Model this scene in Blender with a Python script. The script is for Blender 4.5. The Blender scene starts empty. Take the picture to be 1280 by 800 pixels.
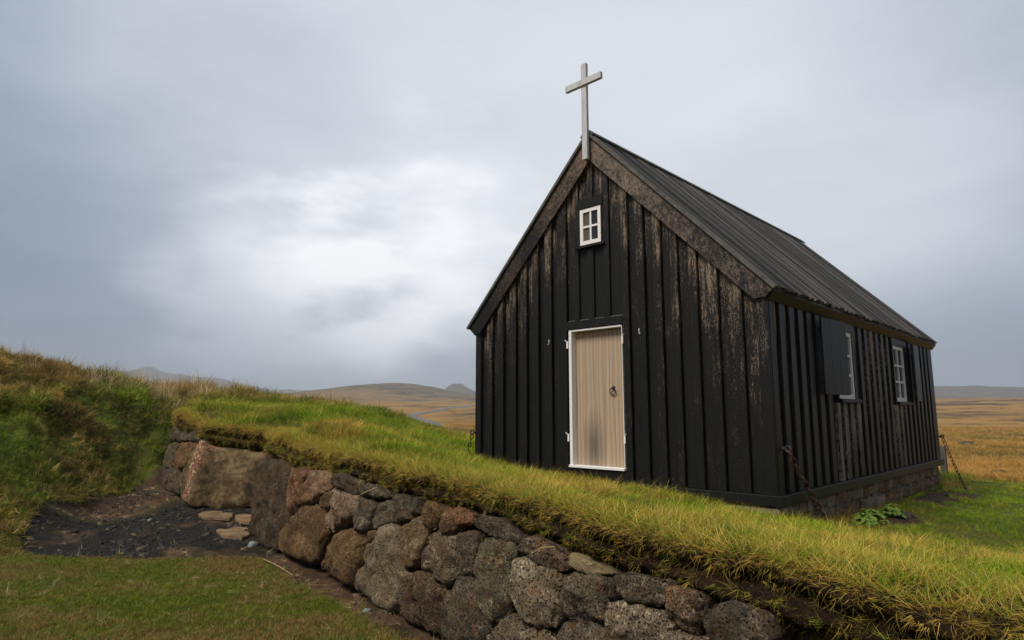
import bpy, bmesh, math, random
import numpy as np
from mathutils import Vector, Matrix, Euler, noise
random.seed(7); RNG = np.random.default_rng(7)
R = math.radians
scene = bpy.context.scene
COL = scene.collection

# ------------------------------------------------------------------ camera
CX, CY, CZ = 7.05, -6.539, 0.906
YAW, PITCH = R(44.104), R(8.3388)
cd = bpy.data.cameras.new('camera'); cam = bpy.data.objects.new('camera', cd); COL.objects.link(cam)
cam.location = (CX, CY, CZ); cam.rotation_euler = (math.pi/2 + PITCH, 0, YAW)
cd.sensor_width = 36; cd.lens = 36*796.5/1280
cd.clip_start = 0.05; cd.clip_end = 20000
scene.camera = cam

# ------------------------------------------------------------------ light, sky
SUN_EL, SUN_AZ = R(52), R(186)        # azimuth clockwise from +y
sl = bpy.data.lights.new('sun', 'SUN'); sl.energy = 3.7; sl.angle = R(24); sl.color = (1, .94, .83)
so = bpy.data.objects.new('sun', sl); COL.objects.link(so)
sd = Vector((math.sin(SUN_AZ)*math.cos(SUN_EL), math.cos(SUN_AZ)*math.cos(SUN_EL), math.sin(SUN_EL)))
so.rotation_euler = sd.to_track_quat('Z', 'Y').to_euler(); so.location = (0, -10, 20)

w = bpy.data.worlds.new('World'); scene.world = w; w.use_nodes = True
nt = w.node_tree; nt.nodes.clear(); N = nt.nodes.new; LK = nt.links.new
def wn(t, **k):
    n = N(t)
    for a, b in k.items(): setattr(n, a, b)
    return n
out = wn('ShaderNodeOutputWorld')
sky = wn('ShaderNodeTexSky', sky_type='NISHITA', sun_disc=False, sun_elevation=SUN_EL, sun_rotation=SUN_AZ)
bg1 = wn('ShaderNodeBackground'); LK(sky.outputs[0], bg1.inputs[0]); bg1.inputs[1].default_value = 0.07
tc = wn('ShaderNodeTexCoord')
def mth(op, a, b=None, c=None, clamp=False):
    n = wn('ShaderNodeMath', operation=op, use_clamp=clamp)
    for i, v in enumerate((a, b, c)):
        if v is None: continue
        if isinstance(v, (int, float)): n.inputs[i].default_value = v
        else: LK(v, n.inputs[i])
    return n.outputs[0]
def lobe(d, p0, p1, wob=None):      # soft cloud brightening around a direction
    v = wn('ShaderNodeVectorMath', operation='DOT_PRODUCT'); LK(tc.outputs['Generated'], v.inputs[0])
    v.inputs[1].default_value = Vector(d).normalized()
    val = v.outputs['Value']
    if wob is not None: val = mth('ADD', val, wob)
    mr = wn('ShaderNodeMapRange', interpolation_type='SMOOTHSTEP'); LK(val, mr.inputs[0])
    mr.inputs[1].default_value = p0; mr.inputs[2].default_value = p1
    return mr.outputs[0]
mp = wn('ShaderNodeMapping'); LK(tc.outputs['Generated'], mp.inputs[0]); mp.inputs[3].default_value = (1, 1, 2.6)
nz = wn('ShaderNodeTexNoise'); LK(mp.outputs[0], nz.inputs[0]); nz.inputs['Scale'].default_value = 1.7; nz.inputs['Detail'].default_value = 5; nz.inputs['Roughness'].default_value = .48
nz2 = wn('ShaderNodeTexNoise'); LK(mp.outputs[0], nz2.inputs[0]); nz2.inputs['Scale'].default_value = 6; nz2.inputs['Detail'].default_value = 6; nz2.inputs['Roughness'].default_value = .5
wob = mth('MULTIPLY_ADD', nz2.outputs[0], .06, -.03)
wob1 = mth('MULTIPLY_ADD', nz.outputs[0], .2, -.10)
b1 = lobe((-.55, .65, .56), .66, 1.0, wob1)           # broad bright cloud above the church
b2 = lobe((-.80, .56, .19), .976, 1.008, wob)            # breaks in the cloud, left of the gable
b3 = lobe((-.885, .43, .14), .975, 1.0, wob)
b4 = lobe((-.73, .63, .25), .972, 1.01, wob)
val = mth('MULTIPLY_ADD', nz.outputs[0], .26, .105)
val = mth('MULTIPLY_ADD', b1, .42, val)
val = mth('MULTIPLY_ADD', b2, .27, val)
val = mth('MULTIPLY_ADD', b3, .20, val)
val = mth('MULTIPLY_ADD', b4, .12, val)
sx = wn('ShaderNodeSeparateXYZ'); LK(tc.outputs['Generated'], sx.inputs[0])
hz = wn('ShaderNodeMapRange', interpolation_type='SMOOTHSTEP'); LK(sx.outputs[2], hz.inputs[0])
hz.inputs[1].default_value = -.02; hz.inputs[2].default_value = .22; hz.inputs[3].default_value = .54; hz.inputs[4].default_value = 1
val = mth('MULTIPLY', val, hz.outputs[0])
cr = wn('ShaderNodeValToRGB'); LK(val, cr.inputs[0])
e = cr.color_ramp.elements
e[0].position = 0; e[0].color = (.09, .115, .16, 1)
e[1].position = 1; e[1].color = (1.02, 1.04, 1.06, 1)
for p, c in ((.2, (.22, .27, .355, 1)), (.4, (.40, .455, .54, 1)), (.6, (.62, .67, .74, 1)), (.8, (.86, .89, .93, 1))):
    x = e.new(p); x.color = c
bg2 = wn('ShaderNodeBackground'); LK(cr.outputs[0], bg2.inputs[0]); bg2.inputs[1].default_value = 1.0
mx = wn('ShaderNodeMixShader'); mx.inputs[0].default_value = .93
LK(bg1.outputs[0], mx.inputs[1]); LK(bg2.outputs[0], mx.inputs[2]); LK(mx.outputs[0], out.inputs[0])

scene.view_settings.view_transform = 'Standard'; scene.view_settings.look = 'None'
scene.view_settings.exposure = 0.18; scene.view_settings.gamma = 1
scene.cycles.volume_bounces = 1; scene.cycles.max_bounces = 6; scene.cycles.transparent_max_bounces = 12

# ------------------------------------------------------------------ helpers
def link(o, parent=None):
    COL.objects.link(o)
    if parent is not None: o.parent = parent
    return o
def tag(o, label=None, cat=None, group=None, kind=None):
    if label: o['label'] = label
    if cat: o['category'] = cat
    if group: o['group'] = group
    if kind: o['kind'] = kind
    return o
def empty(name, loc=(0, 0, 0), rz=0):
    o = bpy.data.objects.new(name, None); o.location = loc; o.rotation_euler = (0, 0, rz); o.empty_display_size = .2
    return link(o)
def mesh(name, verts, faces, mat, parent=None, smooth=False):
    me = bpy.data.meshes.new(name); me.from_pydata([tuple(map(float, v)) for v in verts], [], faces); me.update()
    if mat: me.materials.append(mat)
    if smooth: me.shade_smooth()
    return link(bpy.data.objects.new(name, me), parent)
class MB:
    def __init__(s): s.v = []; s.f = []
    def add(s, v, f):
        k = len(s.v); s.v += [tuple(p) for p in v]; s.f += [tuple(i+k for i in q) for q in f]; return s
    def box(s, a, b):
        x0, y0, z0 = a; x1, y1, z1 = b
        return s.add([(x0,y0,z0),(x1,y0,z0),(x1,y1,z0),(x0,y1,z0),(x0,y0,z1),(x1,y0,z1),(x1,y1,z1),(x0,y1,z1)],
                     [(0,3,2,1),(4,5,6,7),(0,1,5,4),(1,2,6,5),(2,3,7,6),(3,0,4,7)])
    def prism(s, poly, off):          # polygon (3-D points) pushed along off
        n = len(poly); off = Vector(off); p = [Vector(q) for q in poly]
        nrm = sum(((p[i]-p[0]).cross(p[(i+1) % n]-p[0]) for i in range(1, n-1)), Vector())
        if nrm.dot(off) > 0: p = p[::-1]
        return s.add(p+[q+off for q in p], [tuple(range(n)), tuple(range(2*n-1, n-1, -1))]+[(i, i+n, (i+1) % n+n, (i+1) % n) for i in range(n)])
    def tube(s, pts, r, n=6, cap=True):
        pts = [Vector(p) for p in pts]; k = len(s.v); L = len(pts)
        rr = r if isinstance(r, (list, tuple)) else [r]*L
        side = None
        for i, p in enumerate(pts):
            t = (pts[min(i+1, L-1)]-pts[max(i-1, 0)]).normalized()
            if side is None: side = t.orthogonal().normalized()
            side = (side - t*side.dot(t)).normalized(); b = t.cross(side)
            for j in range(n):
                a = 2*math.pi*j/n; s.v.append(tuple(p+(side*math.cos(a)+b*math.sin(a))*rr[i]))
        for i in range(L-1):
            for j in range(n): s.f.append((k+i*n+j, k+i*n+(j+1) % n, k+(i+1)*n+(j+1) % n, k+(i+1)*n+j))
        if cap: s.f.append(tuple(k+j for j in range(n-1, -1, -1))); s.f.append(tuple(k+(L-1)*n+j for j in range(n)))
        return s
    def torus(s, c, R_, r_, ax, up, n=16, m=6, stretch=0):
        c = Vector(c); ax = Vector(ax).normalized(); up = Vector(up); up = (up-ax*up.dot(ax)).normalized(); sd_ = ax.cross(up); k = len(s.v)
        for i in range(n):
            a = 2*math.pi*i/n; d = up*math.cos(a)+sd_*math.sin(a); q = c+d*R_+up*(stretch if math.cos(a) > 0 else -stretch)
            for j in range(m):
                b = 2*math.pi*j/m; s.v.append(tuple(q+d*math.cos(b)*r_+ax*math.sin(b)*r_))
        for i in range(n):
            for j in range(m): s.f.append((k+i*m+j, k+((i+1) % n)*m+j, k+((i+1) % n)*m+(j+1) % m, k+i*m+(j+1) % m))
        return s
    def build(s, name, mat, parent=None, smooth=False): return mesh(name, s.v, s.f, mat, parent, smooth)
def bevel(o, wd=.004, seg=1):
    bm = bmesh.new(); bm.from_mesh(o.data)
    bmesh.ops.recalc_face_normals(bm, faces=bm.faces)
    bmesh.ops.bevel(bm, geom=bm.edges[:], offset=wd, segments=seg, affect='EDGES', clamp_overlap=True)
    bm.to_mesh(o.data); bm.free(); return o
def dup(o, parent=None):
    c = o.copy(); link(c, parent)
    for ch in list(o.children): dup(ch, c)
    return c

# ------------------------------------------------------------------ materials
class MT:
    def __init__(s, name):
        s.m = bpy.data.materials.new(name); s.m.use_nodes = True; s.t = s.m.node_tree; s.t.nodes.clear()
        s.out = s.n('ShaderNodeOutputMaterial'); s.b = s.n('ShaderNodeBsdfPrincipled'); s.l(s.b.outputs[0], s.out.inputs[0])
        s.geo = s.n('ShaderNodeNewGeometry'); s.P = s.geo.outputs['Position']
        s.oi = s.n('ShaderNodeObjectInfo')
    def n(s, t, **k):
        x = s.t.nodes.new(t)
        for a, b in k.items(): setattr(x, a, b)
        return x
    def l(s, a, b): s.t.links.new(a, b)
    def put(s, v, sock):
        if isinstance(v, (int, float)): sock.default_value = v
        elif isinstance(v, tuple): sock.default_value = v if len(v) != 3 or sock.type == 'VECTOR' else (*v, 1)
        else: s.l(v, sock)
    def m_(s, op, a, b=None, clamp=False):
        x = s.n('ShaderNodeMath', operation=op, use_clamp=clamp); s.put(a, x.inputs[0])
        if b is not None: s.put(b, x.inputs[1])
        return x.outputs[0]
    def map(s, v, sc=(1,1,1), loc=(0,0,0)):
        x = s.n('ShaderNodeMapping'); s.put(v, x.inputs[0]); x.inputs[3].default_value = sc
        s.put(loc, x.inputs[1]); return x.outputs[0]
    def noise(s, v, scale, det=4, rough=.55, dist=0, col=False):
        x = s.n('ShaderNodeTexNoise'); s.put(v, x.inputs['Vector']); x.inputs['Scale'].default_value = scale
        x.inputs['Detail'].default_value = det; x.inputs['Roughness'].default_value = rough; x.inputs['Distortion'].default_value = dist
        return x.outputs[1 if col else 0]
    def vor(s, v, scale, feat='F1', rnd=1):
        x = s.n('ShaderNodeTexVoronoi', feature=feat); s.put(v, x.inputs['Vector']); x.inputs['Scale'].default_value = scale; x.inputs['Randomness'].default_value = rnd
        return x.outputs[0]
    def ramp(s, f, stops, const=False):
        x = s.n('ShaderNodeValToRGB'); s.put(f, x.inputs[0]); e = x.color_ramp.elements
        if const: x.color_ramp.interpolation = 'CONSTANT'
        while len(e) < len(stops): e.new(.5)
        for i, (p, c) in enumerate(stops):
            e[i].position = p; e[i].color = (c, c, c, 1) if isinstance(c, (int, float)) else (*c, 1)
        return x.outputs[0]
    def mix(s, f, a, b, mode='MIX'):
        x = s.n('ShaderNodeMix', data_type='RGBA', blend_type=mode); s.put(f, x.inputs[0]); s.put(a, x.inputs[6]); s.put(b, x.inputs[7]); return x.outputs[2]
    def rng(s, v, a, b, c=0, d=1):
        x = s.n('ShaderNodeMapRange'); s.put(v, x.inputs[0])
        for i, q in enumerate((a, b, c, d)): x.inputs[i+1].default_value = q
        return x.outputs[0]
    def attr(s, name, typ='GEOMETRY'):
        x = s.n('ShaderNodeAttribute', attribute_name=name, attribute_type=typ); return x
    def bump(s, h, st=.5, dist=.01, nrm=None):
        x = s.n('ShaderNodeBump'); s.put(h, x.inputs['Height']); x.inputs['Strength'].default_value = st; x.inputs['Distance'].default_value = dist
        if nrm is not None: s.l(nrm, x.inputs['Normal'])
        s.l(x.outputs[0], s.b.inputs['Normal']); return x.outputs[0]
    def fin(s, col=None, rough=.8, spec=.3):
        if col is not None: s.put(col, s.b.inputs['Base Color'])
        s.put(rough, s.b.inputs['Roughness']); s.b.inputs['Specular IOR Level'].default_value = spec
        return s.m

def offs(t):       # per-object random texture shift
    c = t.n('ShaderNodeCombineXYZ'); r = t.m_('MULTIPLY', t.oi.outputs['Random'], 37.0)
    t.l(r, c.inputs[0]); t.l(t.m_('MULTIPLY', r, 1.7), c.inputs[1]); t.l(t.m_('MULTIPLY', r, .63), c.inputs[2]); return c.outputs[0]

def tarred(name, lo, hi, amount=0.0, grain=(1,1,1), bare=(.20,.145,.10), up=True, speck=1.0, black=(.0058,.0058,.0055), rot=None):
    """black tarred boards whose tar has worn through to bare wood; more worn higher up the wall"""
    t = MT(name); sh = offs(t); P = t.map(t.P, (1,1,1), sh)
    if rot is not None:
        rn = t.n('ShaderNodeVectorRotate', rotation_type='Y_AXIS'); t.l(t.P, rn.inputs[0]); rn.inputs['Angle'].default_value = rot; P = t.map(rn.outputs[0], (1,1,1), sh)
    g1 = t.noise(t.map(P, tuple(a*b for a, b in zip((26,26,2.1), grain))), 1, 6, .62)
    g2 = t.noise(t.map(P, tuple(a*b for a, b in zip((110,110,22), grain))), 1, 4, .7)
    big = t.noise(P, 1.3, 3, .5)
    sx = t.n('ShaderNodeSeparateXYZ'); t.l(t.P, sx.inputs[0])
    if up == 'gable':      # most weathered just under the rakes and on the exposed right half
        dx = t.m_('ABSOLUTE', t.m_('SUBTRACT', sx.outputs[0], 2.2)); dd_ = t.m_('SUBTRACT', t.m_('SUBTRACT', 4.6, t.m_('MULTIPLY', dx, 1.03)), sx.outputs[2])
        hz = t.m_('ADD', t.rng(dd_, hi, lo, 0, 1.0), t.rng(sx.outputs[0], 2.9, 4.4, 0, .30))
    else: hz = t.rng(sx.outputs[2], lo, hi, 0, 1)
    s_ = t.m_('ADD', t.m_('MULTIPLY', g1, .42), t.m_('MULTIPLY', g2, .58*speck))
    s_ = t.m_('ADD', s_, t.m_('MULTIPLY', t.m_('SUBTRACT', big, .5), .38))
    s_ = t.m_('ADD', s_, t.m_('MULTIPLY', t.m_('SUBTRACT', t.oi.outputs['Random'], .5), .055))
    s_ = t.m_('ADD', s_, t.m_('MULTIPLY', t.m_('SUBTRACT', hz, .5), .20))
    s_ = t.m_('ADD', s_, amount)
    w1 = t.rng(s_, .535, .68)
    fl = t.noise(t.map(P, (1,1,.55)), 105, 2, .5); w2 = t.rng(fl, .62, .68); w2 = t.m_('MULTIPLY', w2, t.rng(s_, .42, .58, .05, .95))
    wr = t.m_('MAXIMUM', w1, w2, clamp=True)
    barec = t.mix(t.noise(t.map(P, tuple(a*b for a, b in zip((60,60,3), grain))), 1, 3), bare, tuple(v*1.75 for v in bare))
    tar = t.mix(t.noise(P, 9, 3), black, tuple(v*1.7 for v in black))
    col = t.mix(t.m_('MULTIPLY', wr, .9), tar, barec)
    h = t.m_('ADD', t.m_('MULTIPLY', g1, .7), t.m_('MULTIPLY', wr, -.35)); t.bump(h, .5, .006)
    return t.fin(col, t.mix(wr, (.44,)*3, (.9,)*3), .20)

M = {}
M['tar_front'] = tarred('tarred_board', .2, 1.9, -.012, up='gable')
M['tar_back'] = tarred('tarred_back_board', .2, 1.9, -.035, up='gable', black=(.006,.006,.0057))
M['tar_corner'] = tarred('tarred_worn_corner_board', .5, 3.0, -.005)
M['tar_side'] = tarred('tarred_side_board', 0, 3, -.075, black=(.0075,.0078,.0075))
M['tar_side_worn'] = tarred('tarred_side_board_worn', -1.2, 2.2, -.015, bare=(.22,.185,.15))  # wear flecks that also paint in the sheen of the tarred battens
M['tar_side_bare'] = tarred('tarred_side_board_sun_bleached', -1.2, 1.3, .022, bare=(.25,.205,.16))  # palest brown flecks of the side boards, used below the windows
M['tar_dark'] = tarred('tarred_trim', 0, 4, -.14, grain=(.3,.3,6), black=(.0062,.0068,.0062))
M['barge_r'] = tarred('worn_bargeboard', 1.5, 4.9, -.062, grain=(1,1,9), bare=(.20,.15,.115), speck=1.5)
M['barge_l'] = tarred('worn_bargeboard_dark', 1.8, 4.9, -.085, grain=(1,1,9), bare=(.17,.11,.075), speck=1.3)
M['shutter'] = tarred('tarred_shutter', .6, 3.2, -.16, black=(.0105,.0115,.0105))

def roofwood():
    t = MT('weathered_roof_board'); sh = offs(t)
    rn = t.n('ShaderNodeVectorRotate', rotation_type='Y_AXIS'); t.l(t.P, rn.inputs[0]); rn.inputs['Angle'].default_value = R(-45.8)
    P = t.map(rn.outputs[0], (1,1,1), sh)
    g = t.noise(t.map(P, (1.6, 60, 60)), 1, 5, .6); b = t.noise(P, 1.1, 4, .6)
    r = t.oi.outputs['Random']
    f = t.m_('ADD', t.m_('MULTIPLY', g, .5), t.m_('ADD', t.m_('MULTIPLY', b, .35), t.m_('MULTIPLY', r, .36)))
    col = t.ramp(f, [(.36, (.005,.005,.005)), (.50, (.014,.0137,.0133)), (.66, (.042,.041,.039)), (.84, (.145,.125,.10))])
    t.bump(g, .5, .006); return t.fin(col, .82, .25)
M['roof'] = roofwood()
def simple(name, c0, c1, sc=8, st=.2, rough=.8, stretch=(1,1,1), det=5, dist=.005, spec=.3, metal=0):
    t = MT(name); P = t.map(t.P, stretch, offs(t)); f = t.noise(P, sc, det, .6)
    t.bump(f, st, dist); t.b.inputs['Metallic'].default_value = metal
    return t.fin(t.mix(t.rng(f, .3, .7), c0, c1), rough, spec)
M['verge'] = simple('grey_verge_wood', (.04,.039,.034), (.12,.115,.10), 12)
M['cap'] = simple('mossy_ridge_wood', (.04,.045,.035), (.11,.115,.09), 14, .4)
M['cross'] = simple('grey_white_painted_wood', (.36,.365,.37), (.52,.525,.53), 9, .25, stretch=(3,3,.6))
def whitepaint():
    t = MT('white_paint'); P = t.map(t.P, (1,1,1), offs(t)); f = t.noise(P, 60, 4, .6); b = t.noise(P, 5, 3)
    chip = t.m_('MULTIPLY', t.rng(f, .60, .64), t.rng(b, .48, .58)); col = t.mix(chip, t.mix(b, (.62,.58,.55), (.82,.80,.78)), (.30,.24,.2))
    t.bump(f, .15, .002); return t.fin(col, .5, .4)
M['white'] = whitepaint()
def doorwood():
    t = MT('bare_pine'); P = t.map(t.P, (1,1,1), offs(t))
    wv = t.n('ShaderNodeTexWave', bands_direction='X'); t.l(t.map(P, (1,1,.10)), wv.inputs[0]); wv.inputs['Scale'].default_value = 5; wv.inputs['Distortion'].default_value = 6; wv.inputs['Detail'].default_value = 3; wv.inputs['Detail Scale'].default_value = 1.6
    g = t.noise(t.map(P, (70,70,2)), 1, 4, .6); b = t.noise(t.map(P, (9,9,.8)), 1, 3, .5)
    col = t.mix(t.m_('MULTIPLY', wv.outputs[1], .6), (.29,.205,.13), (.52,.395,.275))
    col = t.mix(t.rng(g, .35, .75, 0, .35), col, (.33,.22,.15)); col = t.mix(t.rng(b, .35, .7, 0, .5), col, (.30,.235,.18))
    # grey damp stain low on the left planks
    sp = t.n('ShaderNodeVectorMath', operation='SUBTRACT'); t.l(t.P, sp.inputs[0]); sp.inputs[1].default_value = (2.10, 0, .50)
    sc = t.n('ShaderNodeVectorMath', operation='MULTIPLY'); t.l(sp.outputs[0], sc.inputs[0]); sc.inputs[1].default_value = (6.2, 0, 2.6)
    ln = t.n('ShaderNodeVectorMath', operation='LENGTH'); t.l(sc.outputs[0], ln.inputs[0])
    st = t.rng(t.m_('ADD', ln.outputs['Value'], t.m_('MULTIPLY', g, .6)), .45, 1.6, .8, 0)
    col = t.mix(st, col, (.085,.075,.062)); t.bump(g, .25, .003); return t.fin(col, .7, .25)
M['door'] = doorwood()
M['rust'] = simple('rusty_iron', (.045,.022,.014), (.13,.065,.04), 40, .6, .85, spec=.3)
M['iron'] = simple('dark_iron', (.018,.014,.012), (.05,.035,.028), 40, .5, .7)
M['galv'] = simple('pale_metal', (.35,.37,.38), (.55,.57,.58), 60, .2, .45, metal=.5)
M['pebble'] = simple('pale_blue_pebble', (.10,.108,.105), (.2,.21,.20), 30, .3, .8)
M['greywood'] = simple('grey_weathered_post', (.06,.058,.05), (.13,.125,.11), 10, .4, .9, (4,4,1))
def glassm(name, c):
    t = MT(name); t.b.inputs['Transmission Weight'].default_value = .25; t.b.inputs['IOR'].default_value = 1.45
    f = t.noise(t.P, 3, 2); t.bump(t.noise(t.P, 6, 1), .08, .01)
    return t.fin(t.mix(f, c, tuple(v*.6 for v in c)), .06, .6)
M['pane_a'] = glassm('window_glass_brownish', (.16,.12,.095)); M['pane_b'] = glassm('window_glass_dark', (.03,.03,.032)); M['pane_c'] = glassm('window_glass_painted_sky', (.17,.18,.17))  # reflected sky and interior tones are painted into the pane colours

def stone(name, c0, c1, c2, pit=1.0, lich=.25, lc=(.36,.35,.31), pitsc=55):
    t = MT(name); P = t.map(t.P, (1,1,1), offs(t))
    a = t.noise(P, 3.2, 6, .62, .3); b = t.noise(P, 14, 5, .65); f = t.noise(P, 70, 4, .7)
    col = t.ramp(t.m_('ADD', t.m_('MULTIPLY', a, .6), t.m_('MULTIPLY', b, .4)), [(.38, c0), (.5, c1), (.61, c2)])
    col = t.mix(t.rng(t.noise(t.P, 4.5, 5, .7), .42, .62, .10, .62), col, t.mix(b, (.036,.028,.021), (.18,.137,.092)))
    col = t.mix(t.rng(t.noise(t.P, 7, 4, .6), .56, .68, 0, .6), col, (.13,.07,.03))
    v = t.vor(t.map(t.mix(.06, P, t.noise(P, 9, 3, col=True)), (1,1,1)), pitsc); v2 = t.vor(P, pitsc*2.3)
    pits = t.m_('MULTIPLY', t.rng(v, .16, .36, 1, 0), t.rng(b, .34, .5)); pits2 = t.m_('MULTIPLY', t.rng(v2, .14, .34, 1, 0), t.rng(a, .32, .5))
    pp = t.m_('MULTIPLY', t.m_('MAXIMUM', pits, t.m_('MULTIPLY', pits2, .7)), pit, clamp=True)
    li = t.m_('MULTIPLY', t.rng(t.noise(P, 26, 6, .8), .53, .58), t.rng(t.noise(P, 5, 4), .44, .56)); li = t.m_('MULTIPLY', li, lich*2, clamp=True)
    col = t.mix(li, col, lc); col = t.mix(t.rng(f, .55, .8, 0, .4), col, tuple(v_*1.6 for v_ in c2)); col = t.mix(t.m_('MULTIPLY', pp, .8), col, tuple(v_*.35 for v_ in c0))
    h = t.m_('ADD', t.m_('MULTIPLY', b, .8), t.m_('ADD', t.m_('MULTIPLY', f, .35), t.m_('MULTIPLY', pp, -.9)))
    t.bump(h, 1.0, .035); return t.fin(t.mix(1, col, (1.02,.86,.67), 'MULTIPLY'), .94, .12)
S = {
 'dark0': stone('black_lava_stone', (.016,.015,.013), (.038,.035,.031), (.075,.069,.06), 1, .12),
 'dark1': stone('dark_basalt', (.018,.018,.017), (.045,.045,.042), (.092,.090,.082), .9, .2),
 'grey': stone('grey_basalt', (.032,.032,.029), (.07,.071,.064), (.135,.134,.118), .8, .3, (.27,.29,.25)),
 'greygreen': stone('greenish_grey_basalt', (.036,.04,.034), (.078,.084,.07), (.15,.158,.13), .8, .35, (.34,.35,.28)),
 'pitted': stone('pitted_grey_brown_lava', (.05,.044,.038), (.11,.098,.082), (.19,.17,.145), 1.2, .35, pitsc=42),
 'light': stone('pale_pitted_lava', (.08,.075,.066), (.16,.15,.13), (.26,.245,.21), 1.3, .45, (.42,.4,.35), 40),
 'brown': stone('brown_lava', (.045,.03,.018), (.115,.077,.043), (.21,.145,.08), .9, .22, (.28,.24,.17)),
 'darkbrown': stone('dark_brown_lava', (.03,.022,.018), (.06,.043,.033), (.115,.08,.06), 1, .15),
 'red': stone('rusty_red_lava', (.06,.033,.022), (.155,.08,.052), (.26,.165,.115), .9, .3, (.34,.29,.25)),
 'red2': stone('dark_lava_with_red_earth', (.035,.03,.027), (.075,.06,.05), (.19,.10,.055), .9, .3),
 'pink': stone('pinkish_brown_stone', (.10,.06,.042), (.20,.13,.092), (.31,.225,.17), .6, .3),
 'pinkgrey': stone('pink_grey_speckled_stone', (.08,.057,.048), (.18,.137,.118), (.30,.25,.225), 1, .5, (.36,.35,.35)),
 'purple': stone('purplish_pitted_lava', (.035,.027,.026), (.085,.066,.062), (.17,.135,.12), 1.3, .3, pitsc=38),
 'pale': stone('pale_lichened_stone', (.085,.075,.06), (.19,.17,.14), (.31,.285,.24), .8, .5, (.09,.09,.085)),
 'yellow': stone('ochre_brown_stone', (.06,.048,.03), (.125,.098,.06), (.19,.155,.10), .6, .25),
 'paleyellow': stone('pale_yellow_flat_stone', (.16,.15,.095), (.24,.225,.15), (.30,.285,.2), .1, .2),
 'orange': stone('orange_brown_stone', (.09,.055,.03), (.165,.10,.055), (.23,.15,.085), .5, .15),
 'slab': stone('pale_sandstone', (.14,.11,.08), (.24,.19,.14), (.33,.27,.205), .1, .1),
 'found1': stone('reddish_brown_foundation', (.13,.09,.065), (.28,.20,.15), (.40,.31,.24), .4, .2),
 'found2': stone('grey_brown_foundation', (.13,.11,.09), (.27,.23,.185), (.40,.35,.29), .4, .3),
 'found3': stone('mortared_grey_foundation', (.17,.155,.13), (.33,.305,.26), (.46,.43,.38), .2, .3),
}
def boulder_mat():
    t = MT('brown_boulder_with_red_lichen_face'); P = t.P
    a = t.noise(P, 3.0, 6, .62, .3); b = t.noise(P, 15, 5, .65); f = t.noise(P, 60, 4, .7)
    col = t.ramp(t.m_('ADD', t.m_('MULTIPLY', a, .6), t.m_('MULTIPLY', b, .4)), [(.38, (.028,.018,.009)), (.5, (.10,.066,.030)), (.62, (.20,.145,.075))])
    sx = t.n('ShaderNodeSeparateXYZ'); t.l(P, sx.inputs[0])
    e = t.m_('ADD', sx.outputs[0], t.m_('MULTIPLY', b, .2))
    band = t.m_('MULTIPLY', t.rng(e, -4.14, -4.05), t.rng(e, -3.92, -3.82, 1, 0))
    sp = t.rng(t.noise(P, 40, 4, .7), .44, .56)
    col = t.mix(t.m_('MULTIPLY', band, t.m_('MULTIPLY', sp, .95)), col, t.ramp(t.noise(P, 18, 2), [(.42, (.22,.06,.05)), (.5, (.36,.16,.08)), (.6, (.42,.33,.2))]))
    h = t.m_('ADD', t.m_('MULTIPLY', b, .8), t.m_('MULTIPLY', f, .4)); t.bump(h, .8, .018); return t.fin(col, .92, .2)
S['boulder'] = boulder_mat()

def groundmat():
    t = MT('ground_cover'); P = t.P
    A = {k: t.attr(k).outputs['Fac'] for k in ('w_path', 'w_tawny', 'w_soil', 'w_far', 'w_heath')}
    n1 = t.noise(P, .9, 5, .6); n2 = t.noise(P, 6, 5, .65); n3 = t.noise(P, 45, 4, .7)
    f = t.m_('ADD', t.m_('MULTIPLY', n1, .5), t.m_('MULTIPLY', n2, .5))
    green = t.ramp(f, [(.36, (.030,.055,.006)), (.5, (.06,.075,.010)), (.6, (.09,.075,.018)), (.7, (.08,.048,.02))])
    green = t.mix(t.rng(n3, .45, .75, 0, .6), green, (.03,.028,.012))
    straw = t.ramp(f, [(.35, (.12,.066,.014)), (.5, (.26,.14,.032)), (.65, (.34,.20,.055))])
    # plains: bands of straw, rust, olive and dark peat
    fa = t.noise(t.map(P, (.010,.010,.05)), 1, 6, .62, .6); fb = t.noise(t.map(P, (.05,.05,.05)), 1, 5, .65, .4); fc = t.noise(t.map(P, (.35,.35,.35)), 1, 5, .7)
    ff = t.m_('ADD', t.m_('MULTIPLY', fa, .5), t.m_('ADD', t.m_('MULTIPLY', fb, .32), t.m_('MULTIPLY', fc, .18)))
    far = t.ramp(ff, [(.38, (.026,.019,.012)), (.44, (.06,.042,.018)), (.485, (.16,.092,.024)), (.54, (.30,.165,.04)), (.60, (.09,.07,.02)), (.66, (.20,.115,.04))])
    soil = t.ramp(f, [(.35, (.026,.016,.010)), (.5, (.065,.038,.022)), (.65, (.14,.085,.045))])
    lava = t.ramp(t.m_('ADD', t.m_('MULTIPLY', n2, .5), t.m_('MULTIPLY', n3, .5)), [(.4, (.008,.007,.0065)), (.55, (.022,.019,.016)), (.68, (.05,.043,.034))])
    lava = t.mix(t.rng(n1, .56, .74), lava, soil)
    c = t.mix(A['w_tawny'], green, straw); c = t.mix(A['w_far'], c, far); c = t.mix(A['w_heath'], c, t.mix(t.rng(fb, .4, .6), (.022,.020,.014), (.095,.078,.034))); c = t.mix(A['w_soil'], c, soil); c = t.mix(A['w_path'], c, lava)
    h = t.m_('ADD', n2, t.m_('MULTIPLY', n3, .6)); t.bump(h, .8, .03); return t.fin(c, .95, .1)
M['ground'] = groundmat()
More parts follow.
